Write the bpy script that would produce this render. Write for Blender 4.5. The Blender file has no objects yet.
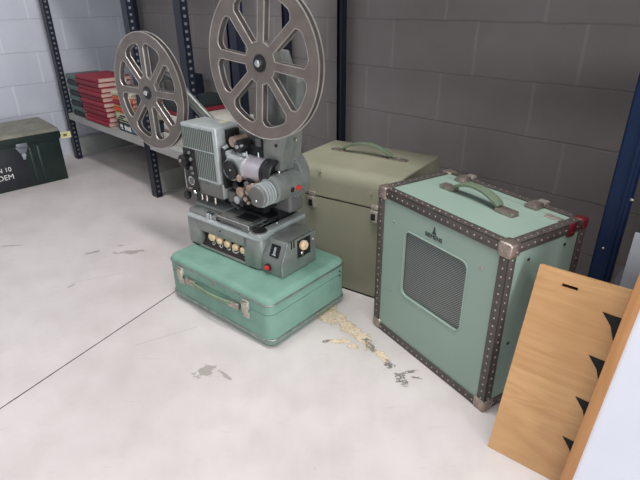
import bpy, bmesh, math, random
from math import sin, cos, pi, radians, sqrt
from mathutils import Vector, Matrix

random.seed(7)
SC = bpy.context.scene
COL = SC.collection

# ------------------------------------------------------------------ materials
def lin(c):
    c = c / 255.0
    return c / 12.92 if c <= 0.04045 else ((c + 0.055) / 1.055) ** 2.4
def rgb(r, g, b):
    return (lin(r), lin(g), lin(b), 1.0)

class NT:
    """small helper around a node tree"""
    def __init__(s, nt):
        s.nt = nt
    def n(s, typ, **kw):
        nd = s.nt.nodes.new(typ)
        for k, v in kw.items():
            setattr(nd, k, v)
        return nd
    def link(s, a, b):
        s.nt.links.new(a, b)
    def val(s, sock, v):
        if isinstance(v, (int, float, tuple, list)):
            sock.default_value = v
        else:
            s.link(v, sock)
    def math(s, op, a, b=None, c=None, clamp=False):
        nd = s.n('ShaderNodeMath', operation=op)
        nd.use_clamp = clamp
        s.val(nd.inputs[0], a)
        if b is not None: s.val(nd.inputs[1], b)
        if c is not None: s.val(nd.inputs[2], c)
        return nd.outputs[0]
    def mix(s, f, a, b):
        nd = s.n('ShaderNodeMix', data_type='RGBA')
        s.val(nd.inputs[0], f); s.val(nd.inputs[6], a); s.val(nd.inputs[7], b)
        return nd.outputs[2]
    def ramp(s, f, lo, hi):
        nd = s.n('ShaderNodeMapRange'); nd.clamp = True
        s.val(nd.inputs[0], f); nd.inputs[1].default_value = lo; nd.inputs[2].default_value = hi
        return nd.outputs[0]
    def noise(s, scale, detail=3, vec=None, rough=.55, w=None, dist=0):
        nd = s.n('ShaderNodeTexNoise')
        nd.inputs['Scale'].default_value = scale; nd.inputs['Detail'].default_value = detail
        nd.inputs['Roughness'].default_value = rough; nd.inputs['Distortion'].default_value = dist
        if vec is not None: s.link(vec, nd.inputs['Vector'])
        return nd.outputs[0]

def base(name, rough=.5, metal=0.0):
    m = bpy.data.materials.new(name); m.use_nodes = True
    t = NT(m.node_tree)
    p = m.node_tree.nodes['Principled BSDF']
    p.inputs['Roughness'].default_value = rough; p.inputs['Metallic'].default_value = metal
    co = t.n('ShaderNodeTexCoord').outputs['Object']
    return m, t, p, co

def paint(name, c, c2=None, rough=.5, metal=0.0, scale=8, var=.5, bump=0.0, bscale=300, wear=None, wear_amt=.68, wscale=40, spec=None, aniso=None):
    """colour with soft procedural variation, optional chips of wear and fine bump"""
    m, t, p, co = base(name, rough, metal)
    c2 = c2 or tuple([x * .78 for x in c[:3]]) + (1,)
    vec = co
    if aniso:
        mp = t.n('ShaderNodeMapping'); mp.inputs['Scale'].default_value = aniso
        t.link(co, mp.inputs[0]); vec = mp.outputs[0]
    f = t.ramp(t.noise(scale, 4, vec), .35, .35 + var)
    col = t.mix(f, c, c2)
    if wear:
        w = t.ramp(t.noise(wscale, 5, co, .7), wear_amt, wear_amt + .03)
        col = t.mix(w, col, wear)
    t.link(col, p.inputs['Base Color'])
    rr = t.math('MULTIPLY_ADD', t.noise(scale * 3, 3, vec), .25, rough - .12, clamp=True)
    t.link(rr, p.inputs['Roughness'])
    if spec is not None: p.inputs['Specular IOR Level'].default_value = spec
    if bump:
        b = t.n('ShaderNodeBump'); b.inputs['Strength'].default_value = bump; b.inputs['Distance'].default_value = .002
        t.link(t.noise(bscale, 2, co), b.inputs['Height']); t.link(b.outputs[0], p.inputs['Normal'])
    return m

M = {}
M['suit'] = paint('suitcase_leatherette', rgb(124, 160, 145), rgb(98, 138, 124), .55, scale=11, bump=.25, bscale=420, wear=rgb(48, 88, 78), wear_amt=.70, wscale=55)
M['strap'] = paint('green_strap', rgb(122, 146, 112), rgb(98, 120, 94), .5, scale=20)
M['strap_dark'] = paint('green_leather_handle', rgb(112, 126, 104), rgb(92, 106, 88), .5, scale=20)
M['case'] = paint('olive_leatherette', rgb(150, 148, 128), rgb(130, 130, 110), .6, scale=5, bump=.2, bscale=420, wear=rgb(70, 76, 62), wear_amt=.74, wscale=45)
M['speaker'] = paint('speaker_green', rgb(146, 166, 154), rgb(138, 160, 148), .5, scale=4, bump=.12, bscale=380, wear=rgb(70, 92, 84), wear_amt=.76, wscale=30)
M['speaker_side'] = M['speaker']
M['fibre'] = paint('fibre_edge', rgb(84, 76, 72), rgb(58, 54, 54), .5, scale=30, wear=rgb(120, 108, 100), wear_amt=.68, wscale=60)
M['rivet'] = paint('rivet_metal', rgb(196, 192, 184), rgb(150, 145, 138), .35, 1.0)
M['nickel'] = paint('worn_nickel', rgb(196, 184, 174), rgb(142, 128, 118), .38, .9, scale=60)
M['brass'] = paint('worn_latch', rgb(214, 206, 196), rgb(150, 140, 130), .45, .75, scale=90)
M['trim'] = paint('aluminium_trim', rgb(160, 166, 160), rgb(112, 122, 116), .4, .8, scale=40)
M['redcap'] = paint('red_paint_corner', rgb(100, 20, 30), rgb(70, 16, 24), .45, scale=40)
M['hammer'] = paint('hammered_grey_green', rgb(146, 150, 146), rgb(120, 125, 122), .33, .45, scale=25, bump=.03, bscale=260)
M['hammer_dk'] = paint('grey_enamel', rgb(116, 116, 113), rgb(98, 98, 96), .4, .3, scale=25, bump=.04, bscale=260)
M['hammer_lt'] = paint('pale_grey_enamel', rgb(180, 185, 184), rgb(154, 160, 160), .36, .3, scale=25, bump=.15, bscale=260)
M['chrome'] = paint('polished_edge', rgb(214, 218, 218), rgb(186, 190, 192), .25, 1.0, scale=20)
M['barrel'] = paint('brushed_barrel', rgb(200, 194, 200), rgb(172, 166, 172), .42, .55, scale=20)
M['pinkmetal'] = paint('warm_roller_metal', rgb(202, 178, 162), rgb(140, 118, 106), .35, .75, scale=70)
M['black'] = paint('black_enamel', rgb(26, 27, 29), rgb(14, 15, 17), .38, scale=30)
M['blackmat'] = paint('matt_black', rgb(16, 17, 18), rgb(9, 9, 10), .7, scale=30)
M['panelbrown'] = paint('dark_control_plate', rgb(52, 40, 38), rgb(34, 28, 28), .5, scale=30)
M['ivory'] = paint('ivory_knob', rgb(232, 206, 172), rgb(206, 166, 124), .45, scale=60)
M['white'] = paint('white_marking', rgb(225, 225, 220), rgb(205, 205, 200), .5, scale=30)
M['redbtn'] = paint('red_button', rgb(226, 44, 48), rgb(200, 30, 36), .4)
M['reel'] = paint('reel_grey', rgb(120, 112, 106), rgb(98, 91, 87), .45, .25, scale=20)
M['reelrim'] = paint('reel_bright_rim', rgb(186, 180, 174), rgb(150, 144, 138), .35, .7, scale=20)
M['navy'] = paint('navy_enamel_and_shaded_blue', rgb(20, 28, 46), rgb(14, 19, 34), .42, scale=20)
M['blue'] = paint('blue_enamel', rgb(14, 34, 64), rgb(11, 28, 54), .55, scale=9, spec=.25, wear=rgb(20, 30, 50), wear_amt=.74, wscale=25)
M['hole'] = paint('bolt_hole_light', rgb(120, 122, 126), rgb(96, 98, 102), .6)
M['shelf'] = paint('light_grey_shelf', rgb(176, 176, 172), rgb(150, 150, 148), .5, scale=10)
M['plate'] = paint('grey_foot_plate', rgb(150, 152, 148), rgb(126, 130, 126), .5, scale=8)
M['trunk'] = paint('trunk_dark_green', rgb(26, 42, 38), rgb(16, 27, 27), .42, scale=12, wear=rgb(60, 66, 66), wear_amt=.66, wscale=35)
M['trunk_top'] = paint('trunk_lid_painted_sheen', rgb(136, 132, 118), rgb(92, 96, 86), .55, scale=14, wear=rgb(100, 104, 98), wear_amt=.70, wscale=30)  # light falling on the lid is put into its paler colour
M['patch'] = paint('black_blue_patch', rgb(32, 34, 42), rgb(22, 24, 30), .5, scale=14, wear=rgb(80, 84, 92), wear_amt=.68, wscale=30)
M['tag'] = paint('cream_tag', rgb(222, 216, 168), rgb(205, 198, 146), .6)
M['tagink'] = paint('olive_ink', rgb(120, 116, 50), rgb(90, 88, 40), .6)
M['redbook'] = paint('red_cloth', rgb(150, 38, 56), rgb(128, 28, 46), .6, scale=14)
M['redbook2'] = paint('deep_red_cloth', rgb(128, 32, 48), rgb(106, 24, 38), .6, scale=14)
M['pages'] = paint('paper_edge', rgb(220, 190, 176), rgb(196, 164, 150), .8, aniso=(2, 2, 80), scale=10)
M['darkbook'] = paint('dark_green_binding', rgb(38, 50, 48), rgb(24, 30, 32), .6)
M['greybook'] = paint('grey_green_binding', rgb(92, 112, 106), rgb(70, 88, 84), .6)
M['orange'] = paint('orange_binding', rgb(206, 92, 52), rgb(180, 66, 44), .6, scale=20)
M['yellowbk'] = paint('mustard_binding', rgb(186, 142, 66), rgb(150, 110, 60), .6, scale=20)
M['cream'] = paint('cream_card', rgb(196, 192, 166), rgb(160, 158, 134), .7, scale=20)
M['tealbox'] = paint('slate_blue_card', rgb(42, 62, 74), rgb(30, 46, 58), .5, scale=20)
M['lightblue'] = paint('pale_blue_print', rgb(96, 140, 165), rgb(70, 110, 135), .5)
M['whitecard'] = paint('white_card', rgb(214, 208, 200), rgb(192, 186, 178), .6, scale=10)
M['brownc'] = paint('brown_card', rgb(122, 104, 88), rgb(100, 84, 72), .7, scale=10)
M['laminate'] = paint('white_laminate', rgb(214, 216, 226), rgb(204, 206, 218), .4, scale=3)
M['zinc'] = paint('zinc_sheet', rgb(168, 172, 180), rgb(138, 142, 150), .4, .35, scale=5)
M['zinc_dk'] = paint('dull_sheet', rgb(120, 124, 132), rgb(96, 100, 106), .45, .3, scale=5)
M['red'] = paint('dark_red_enamel', rgb(132, 18, 30), rgb(100, 12, 24), .45, scale=5)
M['ceiling'] = paint('ceiling_white', rgb(215, 215, 215), rgb(200, 200, 200), .8)

def emis(name, c, s):
    m = bpy.data.materials.new(name); m.use_nodes = True
    p = m.node_tree.nodes['Principled BSDF']
    p.inputs['Base Color'].default_value = c
    p.inputs['Emission Color'].default_value = c; p.inputs['Emission Strength'].default_value = s
    return m
M['lamp_glow'] = emis('lamp_tube', (1, 1, 1, 1), 8)

def m_grille():
    m, t, p, co = base('perforated_grille', .5, .3)
    sx = t.n('ShaderNodeSeparateXYZ'); t.link(co, sx.inputs[0])
    k = 2 * pi / .0076
    a = t.math('MULTIPLY', t.math('ADD', sx.outputs[0], sx.outputs[2]), k)
    b = t.math('MULTIPLY', t.math('SUBTRACT', sx.outputs[0], sx.outputs[2]), k)
    v = t.math('MULTIPLY', t.math('SINE', a), t.math('SINE', b))
    f = t.ramp(t.math('ADD', t.math('SINE', a), t.math('SINE', b)), -.2, .9)
    t.link(t.mix(f, rgb(136, 140, 138), rgb(10, 12, 14)), p.inputs['Base Color'])
    return m
M['grille'] = m_grille()
M['logo'] = paint('faded_logo', rgb(54, 62, 60), rgb(40, 48, 46), .6)

def m_vent():
    m, t, p, co = base('ribbed_vent', .4, .3)
    sx = t.n('ShaderNodeSeparateXYZ'); t.link(co, sx.inputs[0])
    v = t.math('SINE', t.math('MULTIPLY', sx.outputs[0], 2 * pi / .0098))
    t.link(t.mix(t.ramp(v, -.2, .4), rgb(142, 152, 146), rgb(86, 92, 88)), p.inputs['Base Color'])
    bp = t.n('ShaderNodeBump'); bp.inputs['Distance'].default_value = .002; t.link(v, bp.inputs['Height']); bp.invert = True
    t.link(bp.outputs[0], p.inputs['Normal'])
    return m
M['vent'] = m_vent()

def m_wood(name, c1, c2, axis=0, scale=1.0):
    m, t, p, co = base(name, .42)
    mp = t.n('ShaderNodeMapping')
    s = [60, 60, 60]; s[axis] = 4.5
    mp.inputs['Scale'].default_value = [x * scale for x in s]
    t.link(co, mp.inputs[0])
    n1 = t.noise(1.0, 6, mp.outputs[0], .65, dist=.3)
    mp2 = t.n('ShaderNodeMapping'); s = [9, 9, 9]; s[axis] = 1.8
    mp2.inputs['Scale'].default_value = [x * scale for x in s]
    t.link(co, mp2.inputs[0])
    n2 = t.noise(1.0, 3, mp2.outputs[0], .5, dist=1.2)
    w = t.math('SINE', t.math('MULTIPLY', n2, 48.0))
    f = t.math('ADD', t.math('MULTIPLY', n1, .75), t.math('MULTIPLY', w, .06), clamp=True)
    # broad staves
    sx = t.n('ShaderNodeSeparateXYZ'); t.link(co, sx.inputs[0])
    other = sx.outputs[2 if axis == 0 else 0]
    st = t.n('ShaderNodeTexWhiteNoise', noise_dimensions='1D')
    t.link(t.math('FLOOR', t.math('MULTIPLY', other, 9.0)), st.inputs['W'])
    col = t.mix(t.ramp(f, .2, .75), c1, c2)
    col = t.mix(t.math('MULTIPLY', st.outputs[0], .22), col, rgb(158, 108, 66))
    t.link(col, p.inputs['Base Color'])
    return m
M['oak'] = m_wood('oak_panel', rgb(208, 166, 118), rgb(178, 130, 84), 0)
M['oak_v'] = m_wood('oak_frame', rgb(182, 132, 86), rgb(150, 104, 64), 2)

def m_block(name, c1, c2, joint, blk_w, blk_h, off_x, off_z, offset, axis=0, joint_mix=.55):
    """painted blockwork: object X (or Y) along the wall, Z up"""
    m, t, p, co = base(name, .62)
    sx = t.n('ShaderNodeSeparateXYZ'); t.link(co, sx.inputs[0])
    nz = t.noise(9, 4, co)
    wob = t.math('MULTIPLY', t.math('SUBTRACT', nz, .5), .012)
    x = t.math('ADD', t.math('ADD', sx.outputs[axis], off_x), wob)
    z = t.math('ADD', t.math('ADD', sx.outputs[2], off_z), wob)
    row = t.math('DIVIDE', z, blk_h)
    ri = t.math('FLOOR', row)
    par = t.math('MULTIPLY', t.math('MODULO', t.math('ADD', ri, 20.0), 2.0), offset)
    cx = t.math('ADD', t.math('DIVIDE', x, blk_w), par)
    fz = t.math('FRACT', t.math('ADD', row, 20.0)); fx = t.math('FRACT', t.math('ADD', cx, 20.0))
    dz = t.math('MULTIPLY', t.math('SUBTRACT', .5, t.math('ABSOLUTE', t.math('SUBTRACT', fz, .5))), blk_h)
    dx = t.math('MULTIPLY', t.math('SUBTRACT', .5, t.math('ABSOLUTE', t.math('SUBTRACT', fx, .5))), blk_w)
    d = t.math('MINIMUM', dz, dx)
    j = t.math('SUBTRACT', 1.0, t.ramp(d, .002, .0065))
    pit = t.ramp(t.noise(34, 5, co, .7), .64, .70)
    big = t.ramp(t.noise(3, 3, co), .35, .75)
    col = t.mix(big, c1, c2)
    jz = t.math('SUBTRACT', 1.0, t.ramp(dz, .0015, .0045))
    jx = t.math('SUBTRACT', 1.0, t.ramp(dx, .003, .008))
    col = t.mix(t.math('MULTIPLY', jx, t.math('MULTIPLY', t.noise(11, 3, co), .8), clamp=True), col, tuple(min(1, q * 1.35) for q in c1[:3]) + (1,))
    jn = t.math('MULTIPLY', jz, t.math('MULTIPLY', t.noise(14, 3, co), joint_mix * 1.6), clamp=True)
    col = t.mix(jn, col, joint)
    col = t.mix(t.math('MULTIPLY', pit, .25), col, joint)
    t.link(col, p.inputs['Base Color'])
    h = t.math('SUBTRACT', t.math('MULTIPLY', t.noise(60, 4, co, .65), .25), t.math('ADD', t.math('MULTIPLY', jz, .35), t.math('MULTIPLY', pit, .3)))
    b = t.n('ShaderNodeBump'); b.inputs['Strength'].default_value = .7; b.inputs['Distance'].default_value = .005
    t.link(h, b.inputs['Height']); t.link(b.outputs[0], p.inputs['Normal'])
    return m

def m_floor():
    m, t, p, co = base('painted_concrete', .5)
    sx = t.n('ShaderNodeSeparateXYZ'); t.link(co, sx.inputs[0])
    X, Y = sx.outputs[0], sx.outputs[1]
    n_big = t.noise(2.2, 5, co, .6)
    n_mid = t.noise(9, 5, co, .65)
    n_f = t.noise(38, 5, co, .7)
    n_ff = t.noise(130, 3, co, .7)
    col = t.mix(t.ramp(n_big, .3, .72), rgb(218, 210, 208), rgb(196, 188, 186))
    col = t.mix(t.math('MULTIPLY', t.ramp(n_mid, .45, .8), .30), col, rgb(176, 167, 162))
    # scuffs: stretched noise
    mp = t.n('ShaderNodeMapping'); mp.inputs['Rotation'].default_value = (0, 0, radians(25)); mp.inputs['Scale'].default_value = (3, 22, 1)
    t.link(co, mp.inputs[0])
    sc_ = t.ramp(t.noise(2.2, 5, mp.outputs[0], .7), .62, .74)
    col = t.mix(t.math('MULTIPLY', sc_, .30), col, rgb(150, 144, 142))
    # specks
    sp_ = t.math('MULTIPLY', t.ramp(n_f, .70, .73), t.ramp(n_mid, .5, .56))
    col = t.mix(t.math('MULTIPLY', sp_, .8), col, rgb(88, 84, 84))
    # helper: wobbly blob mask
    warp = t.math('MULTIPLY', t.math('SUBTRACT', n_f, .5), 1.0)
    warp2 = t.math('MULTIPLY', t.math('SUBTRACT', t.noise(16, 5, co, .7), .5), 1.0)
    def blob(cx, cy, rx, ry, ang, jag=2.3):
        dx = t.math('SUBTRACT', X, cx); dy = t.math('SUBTRACT', Y, cy)
        c, s = cos(ang), sin(ang)
        a = t.math('DIVIDE', t.math('ADD', t.math('MULTIPLY', dx, c), t.math('MULTIPLY', dy, s)), rx)
        b = t.math('DIVIDE', t.math('SUBTRACT', t.math('MULTIPLY', dy, c), t.math('MULTIPLY', dx, s)), ry)
        r = t.math('SQRT', t.math('ADD', t.math('MULTIPLY', a, a), t.math('MULTIPLY', b, b)))
        return t.math('ADD', r, t.math('ADD', t.math('MULTIPLY', warp, jag), t.math('MULTIPLY', warp2, jag * 1.1)))
    def mn(L):
        o = L[0]
        for q in L[1:]: o = t.math('MINIMUM', o, q)
        return o
    A = -1.11   # direction of the peeled run
    tan = mn([blob(.010, 1.492, .080, .044, A), blob(.075, 1.425, .095, .022, A), blob(.022, 1.445, .055, .030, A + .3), blob(.09, 1.39, .05, .03, A),
              blob(.135, 1.325, .075, .024, A), blob(.185, 1.235, .06, .014, A), blob(.060, 1.312, .040, .013, -.05), blob(.105, 1.285, .02, .012, 0)])
    tm = t.math('MULTIPLY', t.math('SUBTRACT', 1.0, t.ramp(tan, .92, 1.0)), t.ramp(t.noise(55, 4, co, .7), .36, .44))
    ring = t.math('MULTIPLY', tm, t.ramp(tan, .72, .94))
    tc = t.mix(t.ramp(n_f, .4, .66), rgb(228, 212, 188), rgb(210, 184, 150))
    tc = t.mix(t.math('MULTIPLY', t.ramp(n_ff, .55, .62), .6), tc, rgb(150, 116, 78))
    tc = t.mix(t.math('MULTIPLY', ring, .6), tc, rgb(140, 112, 84))
    col = t.mix(tm, col, tc)
    gry = mn([blob(.158, 1.285, .036, .018, A), blob(.205, 1.195, .022, .015, A), blob(.232, 1.125, .034, .016, A), blob(.016, 1.312, .016, .007, .3),
              blob(.262, 1.16, .026, .005, .2), blob(.275, 1.135, .02, .005, -.3)])
    gm = t.math('MULTIPLY', t.math('SUBTRACT', 1.0, t.ramp(gry, .86, 1.0)), t.ramp(t.noise(90, 4, co, .75), .42, .50))
    col = t.mix(gm, col, t.mix(t.ramp(n_ff, .4, .6), rgb(138, 134, 128), rgb(104, 100, 96)))
    # dull old marks elsewhere
    old = mn([blob(-.826, 1.963, .06, .020, .15, 2.4), blob(-1.00, 1.965, .035, .010, .5, 2.6), blob(-.90, 2.03, .02, .008, 0, 2.6), blob(-1.42, 2.04, .05, .006, .1, 2),
              blob(-.345, 1.18, .035, .02, .9, 3.0), blob(-.97, 1.68, .016, .006, 1, 2), blob(-.29, 1.16, .03, .006, -.8, 3)])
    om = t.math('SUBTRACT', 1.0, t.ramp(old, .88, 1.0))
    col = t.mix(t.math('MULTIPLY', om, .7), col, rgb(146, 140, 132))
    # saw-cut joint
    def line(x0, y0, x1, y1, w, amt, colr, col, ends=False):
        L = sqrt((x1 - x0) ** 2 + (y1 - y0) ** 2); ux, uy = (x1 - x0) / L, (y1 - y0) / L
        d = t.math('ABSOLUTE', t.math('ADD', t.math('MULTIPLY', t.math('SUBTRACT', X, x0), -uy), t.math('MULTIPLY', t.math('SUBTRACT', Y, y0), ux)))
        msk = t.math('SUBTRACT', 1.0, t.ramp(t.math('ADD', d, t.math('MULTIPLY', warp, w * .8)), w * .5, w))
        if ends:
            al = t.math('DIVIDE', t.math('ADD', t.math('MULTIPLY', t.math('SUBTRACT', X, x0), ux), t.math('MULTIPLY', t.math('SUBTRACT', Y, y0), uy)), L)
            msk = t.math('MULTIPLY', msk, t.math('MULTIPLY', t.math('GREATER_THAN', al, 0.0), t.math('LESS_THAN', al, 1.0)))
        return t.mix(t.math('MULTIPLY', msk, amt), col, colr), msk
    col, jm = line(-.826, 1.127, -.551, 1.632, .0030, .95, rgb(52, 48, 48), col)
    col, _ = line(-.98, 1.70, -.80, 1.78, .0022, .35, rgb(120, 116, 114), col, True)
    col, _ = line(-.60, 1.30, -.42, 1.40, .0022, .30, rgb(120, 116, 114), col, True)
    t.link(col, p.inputs['Base Color'])
    t.link(t.math('MULTIPLY_ADD', n_mid, .3, .34), p.inputs['Roughness'])
    h = t.math('SUBTRACT', t.math('MULTIPLY', n_f, .12), t.math('ADD', t.math('MULTIPLY', jm, 1.0), t.math('MULTIPLY', tm, .5)))
    b = t.n('ShaderNodeBump'); b.inputs['Strength'].default_value = .5; b.inputs['Distance'].default_value = .003
    t.link(h, b.inputs['Height']); t.link(b.outputs[0], p.inputs['Normal'])
    return m
M['floor'] = m_floor()

# ------------------------------------------------------------------ mesh helpers
class MB:
    """collects shapes and links them as ONE mesh object"""
    def __init__(s):
        s.bm = bmesh.new(); s.mi = 0
    def _add(s, bm2):
        me = bpy.data.meshes.new('tmp')
        for f in bm2.faces: f.material_index = s.mi
        bm2.to_mesh(me); bm2.free(); s.bm.from_mesh(me); bpy.data.meshes.remove(me)
    def slot(s, i): s.mi = i; return s
    def box(s, lo, hi, bev=0, seg=2, rot=None, mat=None):
        b = bmesh.new(); bmesh.ops.create_cube(b, size=1)
        c = [(lo[i] + hi[i]) / 2 for i in range(3)]; d = [abs(hi[i] - lo[i]) for i in range(3)]
        bmesh.ops.scale(b, vec=d, verts=b.verts)
        if bev: bmesh.ops.bevel(b, geom=b.edges[:], offset=min(bev, min(d) * .49), segments=seg, affect='EDGES', profile=.5)
        if rot is not None: bmesh.ops.rotate(b, cent=(0, 0, 0), matrix=rot, verts=b.verts)
        bmesh.ops.translate(b, vec=c, verts=b.verts)
        if mat is not None: bmesh.ops.transform(b, matrix=mat, verts=b.verts)
        s._add(b); return s
    def cyl(s, p0, p1, r0, r1=None, seg=24, bev=0):
        r1 = r0 if r1 is None else r1
        p0, p1 = Vector(p0), Vector(p1); d = p1 - p0
        b = bmesh.new()
        bmesh.ops.create_cone(b, cap_ends=True, segments=seg, radius1=r0, radius2=r1, depth=d.length)
        if bev:
            ed = [e for e in b.edges if len(e.link_faces) == 2 and any(len(f.verts) > 4 for f in e.link_faces)]
            bmesh.ops.bevel(b, geom=ed, offset=bev, segments=2, affect='EDGES', profile=.5)
        q = Vector((0, 0, 1)).rotation_difference(d.normalized()).to_matrix()
        bmesh.ops.rotate(b, cent=(0, 0, 0), matrix=q, verts=b.verts)
        bmesh.ops.translate(b, vec=(p0 + p1) / 2, verts=b.verts)
        s._add(b); return s
    def sph(s, c, r, sc=(1, 1, 1), seg=16):
        b = bmesh.new(); bmesh.ops.create_uvsphere(b, u_segments=seg, v_segments=seg // 2 + 2, radius=r)
        bmesh.ops.scale(b, vec=sc, verts=b.verts); bmesh.ops.translate(b, vec=c, verts=b.verts)
        s._add(b); return s
    def lathe(s, prof, p0, ax, seg=32):
        """prof: (radius, distance along ax) list"""
        ax = Vector(ax).normalized(); q = Vector((0, 0, 1)).rotation_difference(ax)
        b = bmesh.new(); rings = []
        for r, h in prof:
            rings.append([b.verts.new(Vector(p0) + q @ Vector((r * cos(2 * pi * i / seg), r * sin(2 * pi * i / seg), h))) for i in range(seg)])
        for k in range(len(rings) - 1):
            for i in range(seg):
                b.faces.new((rings[k][i], rings[k][(i + 1) % seg], rings[k + 1][(i + 1) % seg], rings[k + 1][i]))
        b.faces.new(rings[0][::-1]); b.faces.new(rings[-1])
        s._add(b); return s
    def prism(s, pts, t0, t1, plane='xz', bev=0, seg=2, mat=None):
        """outline pts extruded between t0 and t1 on the missing axis"""
        def P(p, t):
            return {'xz': (p[0], t, p[1]), 'xy': (p[0], p[1], t), 'yz': (t, p[0], p[1])}[plane]
        b = bmesh.new()
        A = [b.verts.new(P(p, t0)) for p in pts]; B = [b.verts.new(P(p, t1)) for p in pts]
        n = len(pts)
        b.faces.new(A); b.faces.new(B[::-1])
        for i in range(n): b.faces.new((A[i], B[i], B[(i + 1) % n], A[(i + 1) % n]))
        bmesh.ops.recalc_face_normals(b, faces=b.faces[:])
        if bev: bmesh.ops.bevel(b, geom=b.edges[:], offset=bev, segments=seg, affect='EDGES', profile=.5)
        if mat is not None: bmesh.ops.transform(b, matrix=mat, verts=b.verts)
        s._add(b); return s
    def sweep(s, path, hw, ht, side, flat=True):
        """rectangular strap along a path; side = width direction"""
        b = bmesh.new(); side = Vector(side).normalized(); R = []
        path = [Vector(p) for p in path]
        for i, p in enumerate(path):
            tng = (path[min(i + 1, len(path) - 1)] - path[max(i - 1, 0)]).normalized()
            nrm = side.cross(tng).normalized()
            w = hw[i] if isinstance(hw, (list, tuple)) else hw
            h = ht[i] if isinstance(ht, (list, tuple)) else ht
            k = 8
            R.append([b.verts.new(p + side * w * (abs(cos(2 * pi * j / k + pi / 8)) ** .6 * (1 if cos(2 * pi * j / k + pi / 8) > 0 else -1))
                     + nrm * h * (abs(sin(2 * pi * j / k + pi / 8)) ** .6 * (1 if sin(2 * pi * j / k + pi / 8) > 0 else -1))) for j in range(k)])
        for a in range(len(R) - 1):
            for j in range(8):
                b.faces.new((R[a][j], R[a][(j + 1) % 8], R[a + 1][(j + 1) % 8], R[a + 1][j]))
        b.faces.new(R[0]); b.faces.new(R[-1][::-1])
        bmesh.ops.recalc_face_normals(b, faces=b.faces[:])
        s._add(b); return s
    def build(s, name, mats, parent=None, smooth=True, loc=None):
        me = bpy.data.meshes.new(name)
        bmesh.ops.recalc_face_normals(s.bm, faces=s.bm.faces[:])
        s.bm.to_mesh(me); s.bm.free()
        for m in (mats if isinstance(mats, (list, tuple)) else [mats]): me.materials.append(m)
        if smooth:
            for p in me.polygons: p.use_smooth = True
            try: me.set_sharp_from_angle(angle=radians(35))
            except Exception: pass
        o = bpy.data.objects.new(name, me); COL.objects.link(o)
        if parent: o.parent = parent
        if loc: o.location = loc
        return o

def tag(o, label, cat, group=None):
    o['label'] = label; o['category'] = cat
    if group: o['group'] = group
    return o
def thing(name, loc, rz, label, cat, group=None):
    o = bpy.data.objects.new(name, None); COL.objects.link(o)
    o.empty_display_size = .1
    o.location = loc; o.rotation_euler = (0, 0, rz)
    return tag(o, label, cat, group)
def struct(o):
    o['kind'] = 'structure'; return o
def rrect(x0, z0, x1, z1, r, n=5):
    P = []
    for cx, cz, a0 in ((x1 - r, z1 - r, 0), (x0 + r, z1 - r, 90), (x0 + r, z0 + r, 180), (x1 - r, z0 + r, 270)):
        for i in range(n + 1):
            a = radians(a0 + 90 * i / n); P.append((cx + r * cos(a), cz + r * sin(a)))
    return P
def arc3(p0, p1, rise, up, n=14, power=1.0):
    p0, p1, up = Vector(p0), Vector(p1), Vector(up)
    return [p0.lerp(p1, i / n) + up * rise * (sin(pi * i / n) ** power) for i in range(n + 1)]
def text_mesh(name, body, size, mat, parent, loc, rot, depth=.0006, align='CENTER'):
    cu = bpy.data.curves.new(name, 'FONT'); cu.body = body; cu.size = size; cu.extrude = depth; cu.align_x = align
    tmp = bpy.data.objects.new('tmp', cu); COL.objects.link(tmp)
    dg = bpy.context.evaluated_depsgraph_get()
    me = bpy.data.meshes.new_from_object(tmp.evaluated_get(dg))
    bpy.data.objects.remove(tmp); bpy.data.curves.remove(cu)
    me.materials.clear(); me.materials.append(mat)
    o = bpy.data.objects.new(name, me); COL.objects.link(o); o.parent = parent
    o.location = loc; o.rotation_euler = rot
    return o

# ------------------------------------------------------------------ camera
F_PX = 500.2; PITCH = radians(25.879); ROLL = radians(.688)
fw = Vector((0, cos(PITCH), -sin(PITCH))); up = Vector((0, sin(PITCH), cos(PITCH))); rt = Vector((1, 0, 0))
Xc = rt * cos(ROLL) - up * sin(ROLL); Yc = rt * sin(ROLL) + up * cos(ROLL); Zc = -fw
cam = bpy.data.cameras.new('camera'); cam.lens = 36 * F_PX / 640; cam.sensor_width = 36; cam.clip_start = .02
co_ = bpy.data.objects.new('camera', cam); COL.objects.link(co_)
mw = Matrix(((Xc.x, Yc.x, Zc.x, 0), (Xc.y, Yc.y, Zc.y, 0), (Xc.z, Yc.z, Zc.z, 1.0), (0, 0, 0, 1)))
co_.matrix_world = mw
SC.camera = co_

# room frame: U runs along the back wall, V towards it
RY = radians(-45)
Uv = Vector((cos(RY), sin(RY), 0)); Vv = Vector((-sin(RY), cos(RY), 0))
def UV(u, v, z=0): return Uv * u + Vv * v + Vector((0, 0, z))
def room_obj(o, u=0, v=0, z=0):
    o.location = UV(u, v, z); o.rotation_euler = (0, 0, RY); return o

# ------------------------------------------------------------------ setting
fl = MB().box((-6, -4, -.1), (6, 6, 0)).build('floor', M['floor'], smooth=False); struct(fl)
# floor spans beyond the walls; the walls stand on it
M['wall_back'] = m_block('painted_blockwork_back', rgb(150, 144, 144), rgb(138, 131, 127), rgb(112, 106, 105), .391, .1955, .229, .0645, .363, 0, .5)
M['wall_left'] = m_block('painted_blockwork_left', rgb(204, 206, 216), rgb(190, 193, 204), rgb(150, 154, 168), .392, .1955, .20, .0845, .5, 1, .45)
wb = MB().box((-3.78, 0, 0), (3.2, .12, 3.0)).build('wall_back', M['wall_back'], smooth=False); room_obj(struct(wb), 0, 1.86)
wl = MB().box((-.12, -5.0, 0), (0, 1.98, 3.0)).build('wall_left', M['wall_left'], smooth=False); room_obj(struct(wl), -3.78, 0)

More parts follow.
